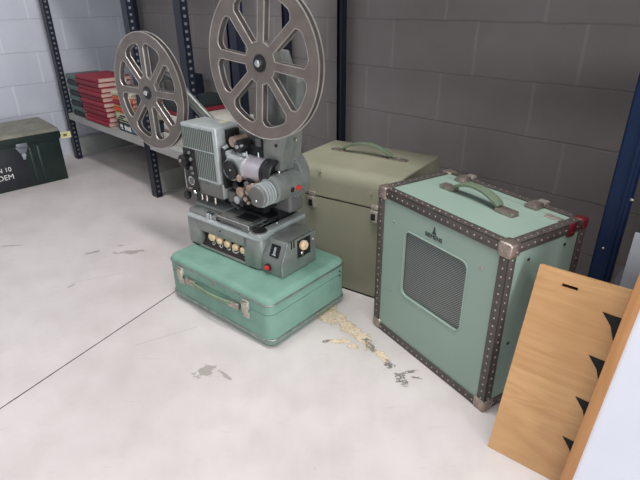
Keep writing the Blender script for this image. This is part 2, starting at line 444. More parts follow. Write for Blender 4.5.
# ------------------------------------------------------------------ ceiling lamps
def ceiling_lamp(u, v, rot, label, w=1.5, d=.3, power=60):
    t = thing('ceiling_lamp', UV(u, v, 2.9), RY + rot, label, 'ceiling lamp', 'ceiling lamps')
    MB().box((-w / 2 - .03, -d / 2 - .03, 0), (w / 2 + .03, d / 2 + .03, .06), .01).build('housing', M['shelf'], t)
    L = bpy.data.lights.new('lamp_light', 'AREA'); L.shape = 'RECTANGLE'; L.size = w; L.size_y = d; L.energy = power
    L.color = (1.0, .985, .97)
    o = bpy.data.objects.new('lamp_light', L); COL.objects.link(o); o.parent = t; o.location = (0, 0, -.012)
    return t

# ------------------------------------------------------------------ green suitcase
SU = thing('suitcase', (-.546, 1.598, 0), -.7037, 'green suitcase with metal trim lying flat on the floor under the projector', 'suitcase')
def rounded_slab(x0, y0, x1, y1, z0, z1, r, topr=0, botr=0, n=6):
    """box with vertical corners of radius r and rolled top/bottom edges"""
    mb = MB(); b = bmesh.new(); rings = []
    def ring(ins, z):
        P = rrect(x0 + ins, y0 + ins, x1 - ins, y1 - ins, max(r - ins, .002), n)
        return [b.verts.new((p[0], p[1], z)) for p in P]
    if botr:
        for i in range(4, 0, -1):
            a = radians(90 * i / 4); rings.append(ring(botr * (1 - cos(a)), z0 + botr * (1 - sin(a))))
        rings.append(ring(0, z0 + botr))
    else: rings.append(ring(0, z0))
    if topr:
        for i in range(0, 6):
            a = radians(90 * i / 5); rings.append(ring(topr * (1 - cos(a)), z1 - topr + topr * sin(a)))
    else: rings.append(ring(0, z1))
    for k in range(len(rings) - 1):
        A, B = rings[k], rings[k + 1]; m = len(A)
        for i in range(m): b.faces.new((A[i], A[(i + 1) % m], B[(i + 1) % m], B[i]))
    b.faces.new(rings[0][::-1]); b.faces.new(rings[-1])
    mb._add(b); return mb
W, D = .506, .38
rounded_slab(-.006, 0, W + .005, D, .004, .121, .030, 0, .014).build('body', M['suit'], SU)
rounded_slab(-.006, 0, W + .005, D, .123, .1775, .030, .02, 0).build('lid', M['suit'], SU)
rounded_slab(-.0035, .0025, W + .0025, D - .0025, .1205, .1235, .028).build('seam', M['strap_dark'], SU)
rounded_slab(-.009, -.003, W + .008, D + .003, .154, .160, .032, .002, .002).build('upper_trim', M['trim'], SU)
rounded_slab(-.010, -.004, W + .009, D + .004, .020, .032, .033, .004, .004).build('lower_trim', M['trim'], SU)
for x, y in ((.05, .05), (W - .05, .05), (.05, D - .05), (W - .05, D - .05)):
    MB().cyl((x, y, 0), (x, y, .008), .012).build('foot', M['black'], SU)
for x in (.068, .408):
    l = MB().box((x - .016, -.007, .118), (x + .016, .001, .148), .003).box((x - .013, -.013, .100), (x + .013, -.001, .143), .005).box((x - .014, -.006, .082), (x + .014, .001, .104), .002).build('latch', M['brass'], SU)
    MB().cyl((x, -.016, .112), (x, -.010, .112), .0045).build('latch_pin', M['nickel'], l)
    MB().box((x - .012, -.015, .138), (x + .012, -.008, .146), .002).build('latch_catch', M['nickel'], l)
h = MB().sweep([(.135, -.008, .111), (.155, -.011, .111), (.185, -.014, .110), (.215, -.016, .109), (.245, -.017, .1085), (.275, -.016, .109), (.305, -.014, .110), (.33, -.011, .111), (.345, -.008, .111)],
               [.007, .008, .0085, .009, .009, .009, .0085, .008, .007], .004, (0, -.35, 1)).build('handle', M['strap'], SU)
for x0, x1 in ((.103, .152), (.324, .378)):
    MB().box((x0, -.012, .098), (x1, 0, .120), .003).cyl((x0 + .01, -.014, .109), (x0 + .01, -.01, .109), .003).cyl((x1 - .01, -.014, .109), (x1 - .01, -.01, .109), .003).build('handle_bracket', M['nickel'], h)
MB().prism([(.234, .139), (.250, .139), (.242, .153)], -.0025, .001).build('emblem', M['nickel'], SU)
for zz in (.135, .118):
    MB().cyl((W + .002, .345, zz), (W + .007, .345, zz), .003, seg=12).build('side_rivet', M['black'], SU)

# ------------------------------------------------------------------ tall olive case
CA = thing('carrying_case', (-.125, 1.78, 0), -.592, 'tall olive green case with rolled top edges, behind the suitcase', 'case')
W, D, H = .457, .365, .464
def cased(z0, z1, top):
    mb = MB(); b = bmesh.new()
    # side profile (y,z), rolled front and back top edges
    pr = [(0, z0), (D, z0)]
    if top:
        for yc, a0 in ((D - .03, 0), (.05, 90)):
            r = .03 if a0 == 0 else .05
            for i in range(7):
                a = radians(a0 + 90 * i / 6); pr.append((yc + r * cos(a), z1 - r + r * sin(a)))
    else: pr += [(D, z1), (0, z1)]
    mb.prism(pr, 0, W, 'yz', 0)
    return mb
o = cased(.004, .349, False).build('body', M['case'], CA)
o = cased(.352, H, True).build('lid', M['case'], CA)
for q in (o,):
    m_ = q.modifiers.new('b', 'BEVEL'); m_.width = .006; m_.segments = 3; m_.limit_method = 'ANGLE'; m_.angle_limit = radians(50)
MB().box((.002, .002, .348), (W - .002, D - .002, .353)).build('seam', M['blackmat'], CA)
MB().box((-.002, -.002, 0), (W + .002, D + .002, .006), .002).build('base_edge', M['blackmat'], CA)
for x in (.121, .378):
    l = MB().box((x - .014, -.008, .352), (x + .014, .001, .368), .003).box((x - .015, -.014, .308), (x + .015, .001, .350), .003).build('latch', M['brass'], CA)
    MB().box((x - .008, -.018, .316), (x + .008, -.013, .340), .002).cyl((x, -.02, .326), (x, -.016, .326), .004, seg=12).build('latch_catch', M['black'], l)
h = MB().sweep(arc3((.118, .215, H + .010), (.325, .215, H + .010), .032, (0, 0, 1), 16, .8), [.010] + [.014] * 15 + [.010], .005, (0, 1, 0)).build('handle', M['strap_dark'], CA)
for x0, x1 in ((.070, .128), (.318, .388)):
    MB().box((x0, .203, H - .002), (x1, .227, H + .006), .003).cyl(((x0 + x1) / 2, .215, H + .004), ((x0 + x1) / 2, .215, H + .010), .005, seg=12).build('handle_plate', M['nickel'], h)
MB().cyl((.36, -.003, .404), (.36, .001, .404), .005, seg=12).build('stud', M['brass'], CA)
MB().cyl((.15, -.003, .448), (.15, .012, .444), .005, seg=12).build('stud', M['case'], CA)

# ------------------------------------------------------------------ speaker cabinet
SP = thing('speaker_cabinet', (.177, 1.404, 0), -1.0198, 'pale green speaker cabinet with riveted dark edges, metal corners and mesh grille', 'speaker')
W, D, H = .478, .289, .495
e = .004
# carcase: front board with opening, side walls, etc. as one body
gx0, gx1, gz0, gz1 = .122, .362, .184, .398
bd = MB()
bd.box((e, D - .05, e), (W - e, D - e, H - e))
bd.box((e, e + .012, e), (W - e, D - .05, .02)).box((e, e + .012, H - .02), (W - e, D - .05, H - e))
bd.box((e, e + .012, .01), (.018, D - .05, H - .01)).box((W - .018, e + .012, .01), (W - e, D - .05, H - .01))
bd.build('cabinet', M['speaker'], SP, smooth=False)
# front board with rounded opening
def plate_with_hole(x0, z0, x1, z1, hole, y0, y1, name, mat, parent):
    b = bmesh.new()
    n = len(hole); cx = sum(p[0] for p in hole) / n; cz = sum(p[1] for p in hole) / n
    outer = []
    for p in hole:
        dx, dz = p[0] - cx, p[1] - cz
        ts = []
        if dx > 1e-9: ts.append((x1 - cx) / dx)
        if dx < -1e-9: ts.append((x0 - cx) / dx)
        if dz > 1e-9: ts.append((z1 - cz) / dz)
        if dz < -1e-9: ts.append((z0 - cz) / dz)
        t_ = min(ts); outer.append([cx + dx * t_, cz + dz * t_])
    for cxx, czz in ((x0, z0), (x1, z0), (x1, z1), (x0, z1)):
        k = min(range(n), key=lambda i: (outer[i][0] - cxx) ** 2 + (outer[i][1] - czz) ** 2); outer[k] = [cxx, czz]
    R = []
    for y in (y0, y1):
        R.append(([b.verts.new((p[0], y, p[1])) for p in hole], [b.verts.new((p[0], y, p[1])) for p in outer]))
    for i in range(n):
        j = (i + 1) % n
        (h0, o0), (h1, o1) = R
        b.faces.new((h0[i], h0[j], o0[j], o0[i])); b.faces.new((h1[j], h1[i], o1[i], o1[j]))
        b.faces.new((h0[j], h0[i], h1[i], h1[j])); b.faces.new((o0[i], o0[j], o1[j], o1[i]))
    bmesh.ops.recalc_face_normals(b, faces=b.faces[:])
    mb = MB(); mb._add(b); return mb.build(name, mat, parent, smooth=False)
hole = rrect(gx0, gz0, gx1, gz1, .022, 6)
plate_with_hole(e, e, W - e, H - e, hole, e, e + .013, 'front_panel', M['speaker'], SP)
rim = MB()
R_ = hole + [hole[0]]
for i in range(len(hole)):
    p, q = hole[i], hole[(i + 1) % len(hole)]
    rim.cyl((p[0], e - .0005, p[1]), (q[0], e - .0005, q[1]), .0022, seg=6)
rim.build('grille_rim', M['speaker'], SP)
MB().box((gx0 - .004, e + .007, gz0 - .004), (gx1 + .004, e + .010, gz1 + .004)).build('grille', M['grille'], SP, smooth=False)
# edge strips : L-shaped, rivets in the second slot
sw = .027; st = .004
def edge_strip(axis, fa, fb, rv=True):
    """axis the strip runs along; fa, fb = (sign of the two faces)"""
    mb = MB(); dims = (W, D, H); other = [i for i in range(3) if i != axis]
    L = dims[axis]
    for k in (0, 1):
        i, j = other[k], other[1 - k]; si = (fa, fb)[k]; sj = (fa, fb)[1 - k]
        lo = [0, 0, 0]; hi = [0, 0, 0]
        lo[axis], hi[axis] = .004, L - .004
        # plate lying on face i, width along j
        if si > 0: lo[i], hi[i] = dims[i] - st, dims[i]
        else: lo[i], hi[i] = 0, st
        if sj > 0: lo[j], hi[j] = dims[j] - sw, dims[j]
        else: lo[j], hi[j] = 0, sw
        mb.slot(0).box(lo, hi, .0015)
        n = int(round((L - .08) / .0225))
        mb.slot(1)
        for q in range(n + 1):
            c = [0, 0, 0]; c[axis] = .04 + (L - .08) * q / n
            c[j] = dims[j] - sw * .5 if sj > 0 else sw * .5
            c[i] = dims[i] if si > 0 else 0
            s_ = [1, 1, 1]; s_[i] = .55
            mb.sph(c, .0028, s_, 8)
    return mb.build('edge_strip', [M['fibre'], M['rivet']], SP)
for axis in range(3):
    for fa in (-1, 1):
        for fb in (-1, 1): edge_strip(axis, fa, fb)
M['corner'] = paint('tarnished_corner', rgb(184, 170, 160), rgb(130, 116, 108), .42, .85, scale=50)
for ix in (0, 1):
    for iy in (0, 1):
        for iz in (0, 1):
            c = (ix * W, iy * D, iz * H); k = .028 if ix and iy and iz else .036
            lo = [c[0] - (k if ix else .003), c[1] - (k if iy else .003), c[2] - (k if iz else .0)]
            hi = [c[0] + (.003 if ix else k), c[1] + (.003 if iy else k), c[2] + (.003 if iz else k)]
            mb = MB().box(lo, hi, .007, 3)
            mb.sph((c[0] + (-1 if ix else 1) * .02, c[1] + (.004 if iy else -.004), c[2] + (-1 if iz else 1) * .02), .004, (1, .5, 1), 8)
            mb.sph((c[0] + (.004 if ix else -.004), c[1] + (-1 if iy else 1) * .02, c[2] + (-1 if iz else 1) * .02), .004, (.5, 1, 1), 8)
            red = ix and iy and iz
            cc = mb.build('corner_cap', M['redcap'] if red else M['corner'], SP)
            if red: cc['label'] = 'corner cap painted dark red'
o = MB().box((W - .004, D - .078, H - .034), (W + .004, D - .050, H + .001), .004).sph((W + .004, D - .064, H - .024), .004, (.5, 1, 1), 8).build('hinge_clip', M['redcap'], SP)
o['label'] = 'clip painted dark red'
MB().box((.03, .236, H - .0042), (W - .03, .2375, H - .0038)).build('lid_seam', M['strap_dark'], SP, smooth=False)
for x in (.098, .352):
    l = MB().box((x - .019, .226, H - .004), (x + .019, .262, H + .005), .003).box((x - .016, .232, H + .002), (x + .016, .266, H + .010), .003).build('top_latch', M['corner'], SP)
    MB().box((x - .014, .266, H - .002), (x + .014, D + .004, H + .008), .003).build('latch_hook', M['brass'], l)
h = MB().sweep(arc3((.150, .158, H + .010), (.318, .150, H + .010), .026, (0, 0, 1), 16, .75), [.013] + [.016] * 15 + [.013], .005, (0, 1, 0)).build('handle', M['strap_dark'], SP)
for x0, x1, yy in ((.100, .152, .160), (.312, .368, .150)):
    MB().box((x0, yy - .015, H - .004), (x1, yy + .015, H + .008), .003).build('handle_plate', M['corner'], h)
MB().box((W - .072, .212, H - .0045), (W - .030, .232, H + .001), .001).build('top_hinge', M['brass'], SP)
for x, z in ((.072, .405), (.403, .403), (.400, .172), (.072, .172)):
    MB().sph((x, e, z), .0048, (1, .5, 1), 10).build('front_screw', M['rivet'], SP)
for y, z in ((.079, .437), (.216, .440), (.06, .2)):
    MB().sph((W - .004, y, z), .0048, (.5, 1, 1), 10).build('side_screw', M['black'], SP)
lg = text_mesh('logo_lettering', 'SIEMENS', .0175, M['logo'], SP, (.236, e - .0008, .414), (pi / 2, 0, 0))
lg['label'] = 'black maker lettering with a small spire mark above'
MB().prism([(.229, .431), (.245, .431), (.241, .436), (.2385, .449), (.2355, .449), (.233, .436)], e - .0012, e + .001).box((.231, e - .0012, .428), (.243, e, .432)).build('logo_spire', M['logo'], SP)

# ------------------------------------------------------------------ film projector
PR = thing('film_projector', (-.486, 1.686, .1775), radians(-39), 'grey metal film projector with lens and ivory knobs, standing on the green suitcase', 'film projector')
# --- amplifier base
def base_outline(ins=0, x1=.372, d=.245, r=.03):
    P = []
    for cx, cy, rr, a0 in ((x1 - ins - r, d - ins - .012, .012, 0), (0 + ins + .012, d - ins - .012, .012, 90), (0 + ins + .010, 0 + ins + .010, .010, 180), (x1 - ins - r, 0 + ins + r, r, 270)):
        for i in range(7):
            a = radians(a0 + 15 * i); P.append((cx + rr * cos(a), cy + rr * sin(a)))
    return P
def loft(rings, mat, name, parent):
    b = bmesh.new(); R = [[b.verts.new((p[0], p[1], z)) for p in P] for P, z in rings]
    for k in range(len(R) - 1):
        m_ = len(R[k])
        for i in range(m_): b.faces.new((R[k][i], R[k][(i + 1) % m_], R[k + 1][(i + 1) % m_], R[k + 1][i]))
    b.faces.new(R[0][::-1]); b.faces.new(R[-1])
    mb = MB(); mb._add(b); return mb.build(name, mat, parent)
# rear mass of the base (behind the control recess)
rings = [(base_outline(.004), .006), (base_outline(0), .012), (base_outline(0), .118), (base_outline(.004), .122)]
# build body as front wall pieces + rear block so that the recess is real
ox0, ox1, oz1 = .067, .303, .072
bb = MB()
bm_ = bmesh.new()
P = base_outline(0)
body = MB()
body.box((0, .028, .008), (.345, .245, .12), .008)
body.box((0, 0, .008), (ox0, .04, .12), .006)
body.box((ox0 - .012, 0, oz1), (ox1 + .012, .04, .12), .003)
body.box((ox0 - .012, 0, .004), (ox1 + .012, .03, .012), .002)
body.prism([(.295, .0)] + [(.342 + .03 * sin(radians(a)), .03 - .03 * cos(radians(a))) for a in range(0, 91, 10)] + [(.372, .235), (.295, .245)], .006, .12, 'xy', .003)
body.build('base_housing', M['hammer'], PR)
loft([(base_outline(-.002, .373), .112), (base_outline(-.003, .374), .117), (base_outline(0), .122), (base_outline(.008), .124)], M['hammer_lt'], 'base_rim', PR)
MB().box((.006, .006, 0), (.34, .235, .010)).build('base_foot', M['blackmat'], PR)
cpn = MB().box((ox0, .022, .010), (ox1, .03, .072)).prism([(.005, .010), (.028, .010), (.028, .046)], ox0, ox1, 'yz').build('control_panel', M['panelbrown'], PR, smooth=False)
ks = [.104, .122, .152, .192, .230, .268, .296]
for i, x in enumerate((.124, .164, .203, .245, .284)):
    z = .053 if i else .057
    r = .0135 if i else .0165
    k = MB().lathe([(r * .55, 0), (r * .9, .004), (r, .010), (r, .016), (r * .8, .021), (r * .3, .0225)], (x, .022, z), (0, -1, 0), 20).build('control_knob', M['ivory'], cpn)
k = MB().lathe([(.006, 0), (.011, .004), (.012, .012), (.009, .016)], (.142, .024, .061), (0, -1, 0), 20).build('control_knob', M['ivory'], cpn)
marks = MB()
def on_slope(x, t):  # point on the sloped plate
    return Vector((x, .005 + .023 * t - .0006, .010 + .036 * t + .0006))
for x, t_ in ((.085, .75), (.105, .6), (.113, .68), (.122, .6), (.137, .62), (.154, .45), (.19, .55), (.204, .5), (.262, .6), (.276, .5), (.286, .3)):
    c = on_slope(x, t_); marks.box(c - Vector((.0035, .0012, .0012)), c + Vector((.0035, .0012, .0012)))
for x, t_ in ((.120, .5), (.160, .5), (.200, .55)):
    for a in range(0, 360, 45):
        c = on_slope(x + .006 * cos(radians(a)), t_ + .14 * sin(radians(a))); marks.box(c - Vector((.0014, .001, .0014)), c + Vector((.0014, .001, .0014)))
for i in range(9):
    a = radians(200 + 140 * i / 8); c = on_slope(.232 + .016 * cos(a), .75 + .35 * sin(a)); marks.box(c - Vector((.003, .001, .0018)), c + Vector((.003, .001, .0018)))
marks.build('panel_markings', M['white'], cpn, smooth=False)
MB().cyl((.18, -.002, .098), (.18, .001, .098), .003, seg=12).build('badge', M['black'], PR)
# --- lid tiers of the base
t1 = MB().prism([(.004, .010), (.150, .010), (.150, .225), (.004, .225)], .122, .140, 'xy', .004)
t1.prism([(.150, .030), (.345, .006), (.345, .225), (.150, .225)], .122, .136, 'xy', .003)
t1.build('base_cover', M['hammer'], PR)
MB().box((.108, .002, .118), (.122, .024, .150), .003).box((.124, .004, .118), (.134, .024, .148), .003).build('cover_clasp', M['chrome'], PR)
MB().cyl((.158, .012, .131), (.158, .030, .131), .007, seg=14).build('screw_knob', M['black'], PR)
lid = MB().prism([(.168, .006), (.322, .006), (.318, .150), (.168, .150)], .136, .154, 'xy', .003).build('cover_plate', M['hammer_dk'], PR)
MB().box((.168, .0045, .150), (.3235, .009, .1555), .0015).box((.3175, .0045, .138), (.324, .150, .1555), .0015).build('bright_edge', M['chrome'], lid)
MB().box((.235, .034, .153), (.308, .080, .1565), .001).build('dark_pad', M['blackmat'], lid)
MB().box((.006, .040, .138), (.165, .215, .156), .006).build('rear_cover', M['hammer'], PR)
tr = MB().box((.322, .0, .118), (.372, .235, .136), .006)
tr.build('end_shelf', M['hammer_lt'], PR)
MB().lathe([(.025, 0), (.0275, .001), (.0275, .004), (.023, .0045)], (.348, .027, .134), (0, 0, 1), 28).build('socket_ring', M['hammer_dk'], PR)
MB().cyl((.348, .027, .136), (.348, .027, .1400), .0235).build('socket', M['blackmat'], PR)
MB().sph((.350, .11, .137), .004).build('top_screw', M['chrome'], PR)
MB().cyl((.118, .114, .4450), (.118, .114, .4472), .016, seg=28).build('paper_disc', M['cream'], PR)
# --- control box at the right end
cb = MB().prism([(.010, .002), (.182, .002), (.182, .118), (.040, .118), (.010, .050)], .366, .459, 'yz', .003)
cb.build('switch_box', M['hammer'], PR)
box = PR.children[-1]
MB().box((.4575, .014, .052), (.4605, .016, .056)).build('seam_screw', M['chrome'], box)
# bright edge along the outer face
ed = MB()
pp = [(.0095, .002), (.0095, .050), (.040, .1185), (.182, .1185)]
for i in range(3):
    ed.cyl((.4585, pp[i][0], pp[i][1]), (.4585, pp[i + 1][0], pp[i + 1][1]), .0022, seg=8)
ed.build('bright_edge', M['chrome'], box)
# rocker switch on the sloping front, red button at its foot
sl = Matrix.Translation((0, .0245, .084)) @ Matrix.Rotation(radians(-23.8), 4, 'X')
sb = MB().box((.400, -.004, -.020), (.438, .002, .022), .002, mat=sl).build('rocker_switch', M['blackmat'], box)
MB().box((.416, -.0062, -.012), (.424, -.003, .014), .001, mat=sl).box((.412, -.0062, -.014), (.428, -.003, -.010), .001, mat=sl).build('rocker', M['hammer_lt'], sb)
rb = MB().cyl((.398, .012, .026), (.398, .004, .026), .0125, seg=24).build('button_ring', M['black'], box)
MB().lathe([(.009, 0), (.009, .006), (.006, .009), (.002, .010)], (.398, .006, .026), (0, -1, 0), 20).build('red_button', M['redbtn'], rb)
wn = MB().box((.4585, .086, .046), (.461, .150, .108), .001).build('dial_window', M['blackmat'], box)
fr = MB()
for lo, hi in (((.4585, .083, .043), (.4625, .153, .047)), ((.4585, .149, .043), (.4625, .153, .111))): fr.box(lo, hi, .001)
fr.build('window_edge', M['chrome'], wn)
MB().lathe([(.012, 0), (.016, .003), (.017, .012), (.013, .018), (.004, .020)], (.461, .107, .090), (1, 0, 0), 24).build('ivory_dial', M['ivory'], wn)
MB().lathe([(.007, 0), (.008, .003), (.004, .006)], (.461, .106, .060), (1, 0, 0), 16).build('fuse_cap', M['nickel'], wn)
for y in (.056, .068):
    MB().box((.4575, y, .090), (.4605, y + .005, .119), .001).build('vent_slot', M['blackmat'], box)
MB().sph((.4605, .165, .088), .004).build('side_screw', M['nickel'], box)

# --- head: pedestal and back casting
MB().box((.05, .10, .150), (.30, .20, .205), .006).build('pedestal', M['blackmat'], PR)
MB().box((.23, .085, .150), (.345, .125, .160), .003).box((.30, .13, .130), (.340, .20, .18), .004).build('pedestal_plate', M['black'], PR)
bc = MB().box((.13, .125, .175), (.400, .195, .430), .012, 3).build('back_casting', M['hammer_dk'], PR)
# --- lamp house
LX0, LX1, LY0, LY1, LZ0, LZ1 = -.012, .170, .030, .140, .196, .446
lh = MB().box((LX0, LY0, LZ0 + .045), (LX1, LY1, LZ1), .007, 3).build('lamp_house', M['hammer_lt'], PR)
MB().box((LX0 + .004, LY0 - .0005, .362), (LX1 - .012, LY0 + .004, LZ1 - .012), .001).build('vent_panel', M['vent'], lh, smooth=False)
MB().box((LX0 + .070, LY0 - .0005, .262), (LX1 - .012, LY0 + .004, .360), .001).build('vent_panel', M['vent'], lh, smooth=False)
eg = MB().box((LX0 + .002, LY0 - .002, .359), (LX1 - .010, LY0 + .001, .3625), .0008).box((LX1 - .0125, LY0 - .002, .262), (LX1 - .0095, LY0 + .001, LZ1 - .008), .0008).box((LX0 + .068, LY0 - .002, .258), (LX1 - .010, LY0 + .001, .2615), .0008).build('vent_border', M['hammer_lt'], lh)
lw = MB().box((LX0 + .066, LY0, .203), (LX1 + .010, LY1 - .01, .258), .004).build('lower_housing', M['hammer_dk'], lh)
MB().box((LX1 + .006, LY0 + .002, .205), (LX1 + .012, LY1 - .015, .256), .002).build('lower_housing_side', M['hammer_lt'], lw)
sp_ = MB().box((LX0 + .002, LY0 - .004, .206), (LX0 + .068, LY0 + .03, .358), .003).build('switch_panel', M['black'], lh)
MB().lathe([(.021, 0), (.023, .004), (.023, .014), (.019, .018), (.006, .019)], (LX0 + .012, LY0 - .004, .312), (0, -1, 0), 24).build('black_dial', M['black'], sp_)
MB().lathe([(.006, 0), (.006, .004), (.002, .005)], (LX0 + .010, LY0 - .022, .316), (0, -1, 0), 14).build('dial_dot', M['nickel'], sp_)
rg = MB()
for i in range(20):
    a0, a1 = 2 * pi * i / 20, 2 * pi * (i + 1) / 20
    rg.cyl((LX0 + .036 + .0145 * cos(a0), LY0 - .006, .243 + .0145 * sin(a0)), (LX0 + .036 + .0145 * cos(a1), LY0 - .006, .243 + .0145 * sin(a1)), .0024, seg=6)
rg.build('meter_ring', M['chrome'], sp_)
MB().cyl((LX0 + .036, LY0 - .006, .243), (LX0 + .036, LY0 - .003, .243), .013).box((LX0 + .034, LY0 - .008, .236), (LX0 + .042, LY0 - .005, .246)).build('meter_face', M['hammer_dk'], sp_)
for x, z, r in ((.040, .345, .006), (.046, .322, .007), (.024, .346, .005), (.044, .290, .007), (.048, .272, .006), (.020, .283, .005)):
    MB().lathe([(r, 0), (r, .005), (r * .5, .008)], (LX0 + x, LY0 - .004, z), (0, -1, 0), 14).build('small_knob', M['hammer_dk'] if r > .0055 else M['black'], sp_)
MB().cyl((LX0 + .02, LY0 - .008, .212), (LX0 + .034, LY0 - .008, .214), .004).build('toggle', M['nickel'], sp_)
MB().cyl((LX0 + .050, LY0 - .010, .208), (LX0 + .060, LY0 - .012, .200), .005).build('toggle', M['chrome'], sp_)
MB().box((LX0 - .006, LY0 - .002, .205), (LX0 - .001, LY0 + .03, .290), .002).build('panel_edge', M['chrome'], sp_)
ak = MB().cyl((LX0 + .016, LY0 - .004, .190), (LX0 + .016, LY0 + .06, .190), .006).build('adjusting_shaft', M['nickel'], PR)
MB().lathe([(.014, 0), (.016, .003), (.016, .012), (.012, .015)], (LX0 + .008, LY0 - .004, .184), (0, -1, 0), 20).build('adjusting_knob', M['black'], ak)
MB().box((LX0 + .02, LY0 + .03, .176), (LX0 + .16, LY1, .206), .004).build('lamp_house_base', M['black'], PR)
for x in (.06, .085, .13):
    MB().cyl((x, LY0 + .006, .198), (x + .01, LY0 - .002, .180), .004, seg=10).build('levelling_screw', M['nickel'], PR)
# black pilot box and clips on the right flank of the lamp house
MB().box((LX1 + .000, LY0 + .040, .390), (LX1 + .016, LY0 + .092, .436), .003).cyl((LX1 + .014, LY0 + .066, .416), (LX1 + .020, LY0 + .066, .416), .004, seg=12).build('pilot_box', M['blackmat'], lh)
MB().cyl((LX1 + .018, LY0 + .066, .416), (LX1 + .022, LY0 + .066, .416), .0035, seg=12).build('pilot_dot', M['chrome'], lh)
MB().box((LX1 + .012, LY0 + .006, .245), (LX1 + .024, LY0 + .1, .385), .003).build('film_gate_back', M['blackmat'], lh)
# --- film path block
fp = MB().box((.180, .075, .190), (.340, .128, .400), .005).build('mechanism_plate', M['black'], PR)
# sprocket block at top
MB().cyl((.234, .045, .410), (.234, .10, .410), .017, seg=24).build('feed_sprocket', M['pinkmetal'], fp)
MB().cyl((.256, .045, .398), (.256, .10, .398), .020, seg=24, bev=.003).build('sprocket_guard', M['black'], fp)
MB().cyl((.256, .040, .398), (.256, .046, .398), .006, seg=14).cyl((.274, .042, .404), (.274, .05, .404), .004, seg=12).build('guard_stud', M['hammer_lt'], fp)
MB().box((.300, .08, .345), (.325, .11, .425), .003).build('upper_bracket', M['hammer_dk'], fp)
MB().box((.172, .045, .352), (.205, .11, .374), .006).cyl((.190, .040, .382), (.190, .06, .386), .006, seg=12).build('gate_cap', M['hammer_lt'], fp)
# lens holder: round black socket facing the front, grey housing, silver barrel, black tip
LC = (.0, .072, 0.328)
hs = MB().box((0.193, .040, 0.290), (0.280, .115, 0.368), .016, 4).cyl((0.273, .072, 0.328), (0.293, .072, 0.328), .040, seg=32).build('lens_housing', M['hammer_lt'], PR)
MB().lathe([(.036, 0), (.038, .002), (.038, .003), (.033, .004)], (0.224, .042, 0.318), (0, -1, 0), 32).build('housing_bezel', M['hammer'], hs)
MB().lathe([(.031, 0), (.032, .010), (.029, .012), (.026, .0075), (.004, .0055)], (0.224, .040, 0.318), (0, -1, 0), 32).build('round_socket', M['black'], hs)
MB().sph((0.224, .034, 0.318), .004).build('socket_pin', M['chrome'], hs)
lb = MB().lathe([(.038, 0), (.043, .003), (.043, .010), (.0415, .012), (.0415, .085)], (0.276, .072, 0.328), (1, 0, 0), 40).build('lens_barrel', M['barrel'], hs)
MB().lathe([(.040, 0), (.0435, .002), (.0435, .006)], (0.276, .072, 0.328), (1, 0, 0), 40).build('barrel_ring', M['hammer_lt'], hs)
MB().lathe([(.0405, 0), (.044, .004), (.044, .016), (.042, .020), (.044, .026), (.045, .046), (.041, .050), (.036, .050), (.030, .036), (.004, .030)], (0.356, .072, 0.328), (1, 0, 0), 40).build('lens_hood', M['black'], hs)
MB().lathe([(.014, 0), (.016, .003), (.016, .016), (.012, .019), (.003, .020)], (0.370, .095, 0.358), (.3, .3, .9), 20).cyl((0.318, .095, 0.342), (0.370, .098, 0.358), .007, seg=12).build('focus_knob', M['black'], hs)
for x, y in ((.280, .06), (.318, .075), (.303, .10)):
    MB().cyl((x, y, 0.364), (x, y, 0.384), .004, .003, seg=10).build('housing_stud', M['chrome'], hs)
MB().cyl((0.243, .06, 0.368), (0.280, .05, 0.376), .006, seg=12).build('locking_lever', M['hammer_lt'], hs)
# rollers and sprockets under the lens
for i, (x, y, z, r, mt) in enumerate(((.270, .018, .300, .012, 'pinkmetal'), (.280, .008, .258, .017, 'pinkmetal'), (.330, .000, .284, .011, 'pinkmetal'), (.343, .004, .294, .009, 'pinkmetal'),
                                      (.322, .002, .268, .010, 'pinkmetal'), (.300, .020, .285, .011, 'hammer_dk'), (.306, .030, .300, .013, 'black'), (.232, .035, .262, .014, 'black'), (.262, .008, .226, .013, 'hammer_lt'),
                                      (.290, .002, .222, .010, 'black'))):
    MB().lathe([(r * .7, 0), (r * .7, .03), (r, .031), (r, .036), (r * .8, .038), (r * .3, .039)], (x, y + .045, z), (0, -1, 0), 22).build('film_roller', M[mt], fp)
MB().box((.185, .045, .196), (.225, .08, .235), .004).build('lower_cover', M['hammer_dk'], fp)
MB().cyl((.225, .03, .205), (.27, .02, .198), .006, seg=12).build('release_lever', M['black'], fp)
# --- motor housing, axis towards the wall
MC = Vector((.404, 0, .284)); r = .034
mo = MB().lathe([(r * .86, 0), (r, .004), (r, .024)], (MC.x, -.028, MC.z), (0, 1, 0), 40)
mo.lathe([(r, 0), (r + .010, .006), (r + .010, .120)], (MC.x, .026, MC.z + .005), (0, 1, 0), 40)
mo.build('motor_housing', M['hammer'], PR)
mo = PR.children[-1]
MB().box((MC.x - .050, -.026, MC.z - .033), (MC.x - .01, .02, MC.z + .006), .012, 3).build('gear_cover', M['hammer_dk'], mo)
for k in range(4):
    y = -.016 + k * .011
    MB().lathe([(r, 0), (r + .0035, .0015), (r + .0035, .005), (r, .0065)], (MC.x, y, MC.z), (0, 1, 0), 40).build('cooling_rib', M['hammer_lt'], mo)
MB().lathe([(r - .006, 0), (r - .003, .001), (r - .003, .003)], (MC.x, -.0305, MC.z), (0, 1, 0), 40).build('end_plate', M['hammer_dk'], mo)
MB().sph((MC.x + .002, -.031, MC.z - .012), .0042).build('end_screw', M['chrome'], mo)
MB().lathe([(.014, 0), (.014, .004), (.010, .006)], (MC.x - .036, -.027, MC.z - .018), (0, -1, 0), 20).build('gear_opening', M['blackmat'], mo)
MB().lathe([(.007, 0), (.007, .006)], (MC.x - .041, -.032, MC.z - .014), (0, -1, 0), 14).build('gear_wheel', M['pinkmetal'], mo)
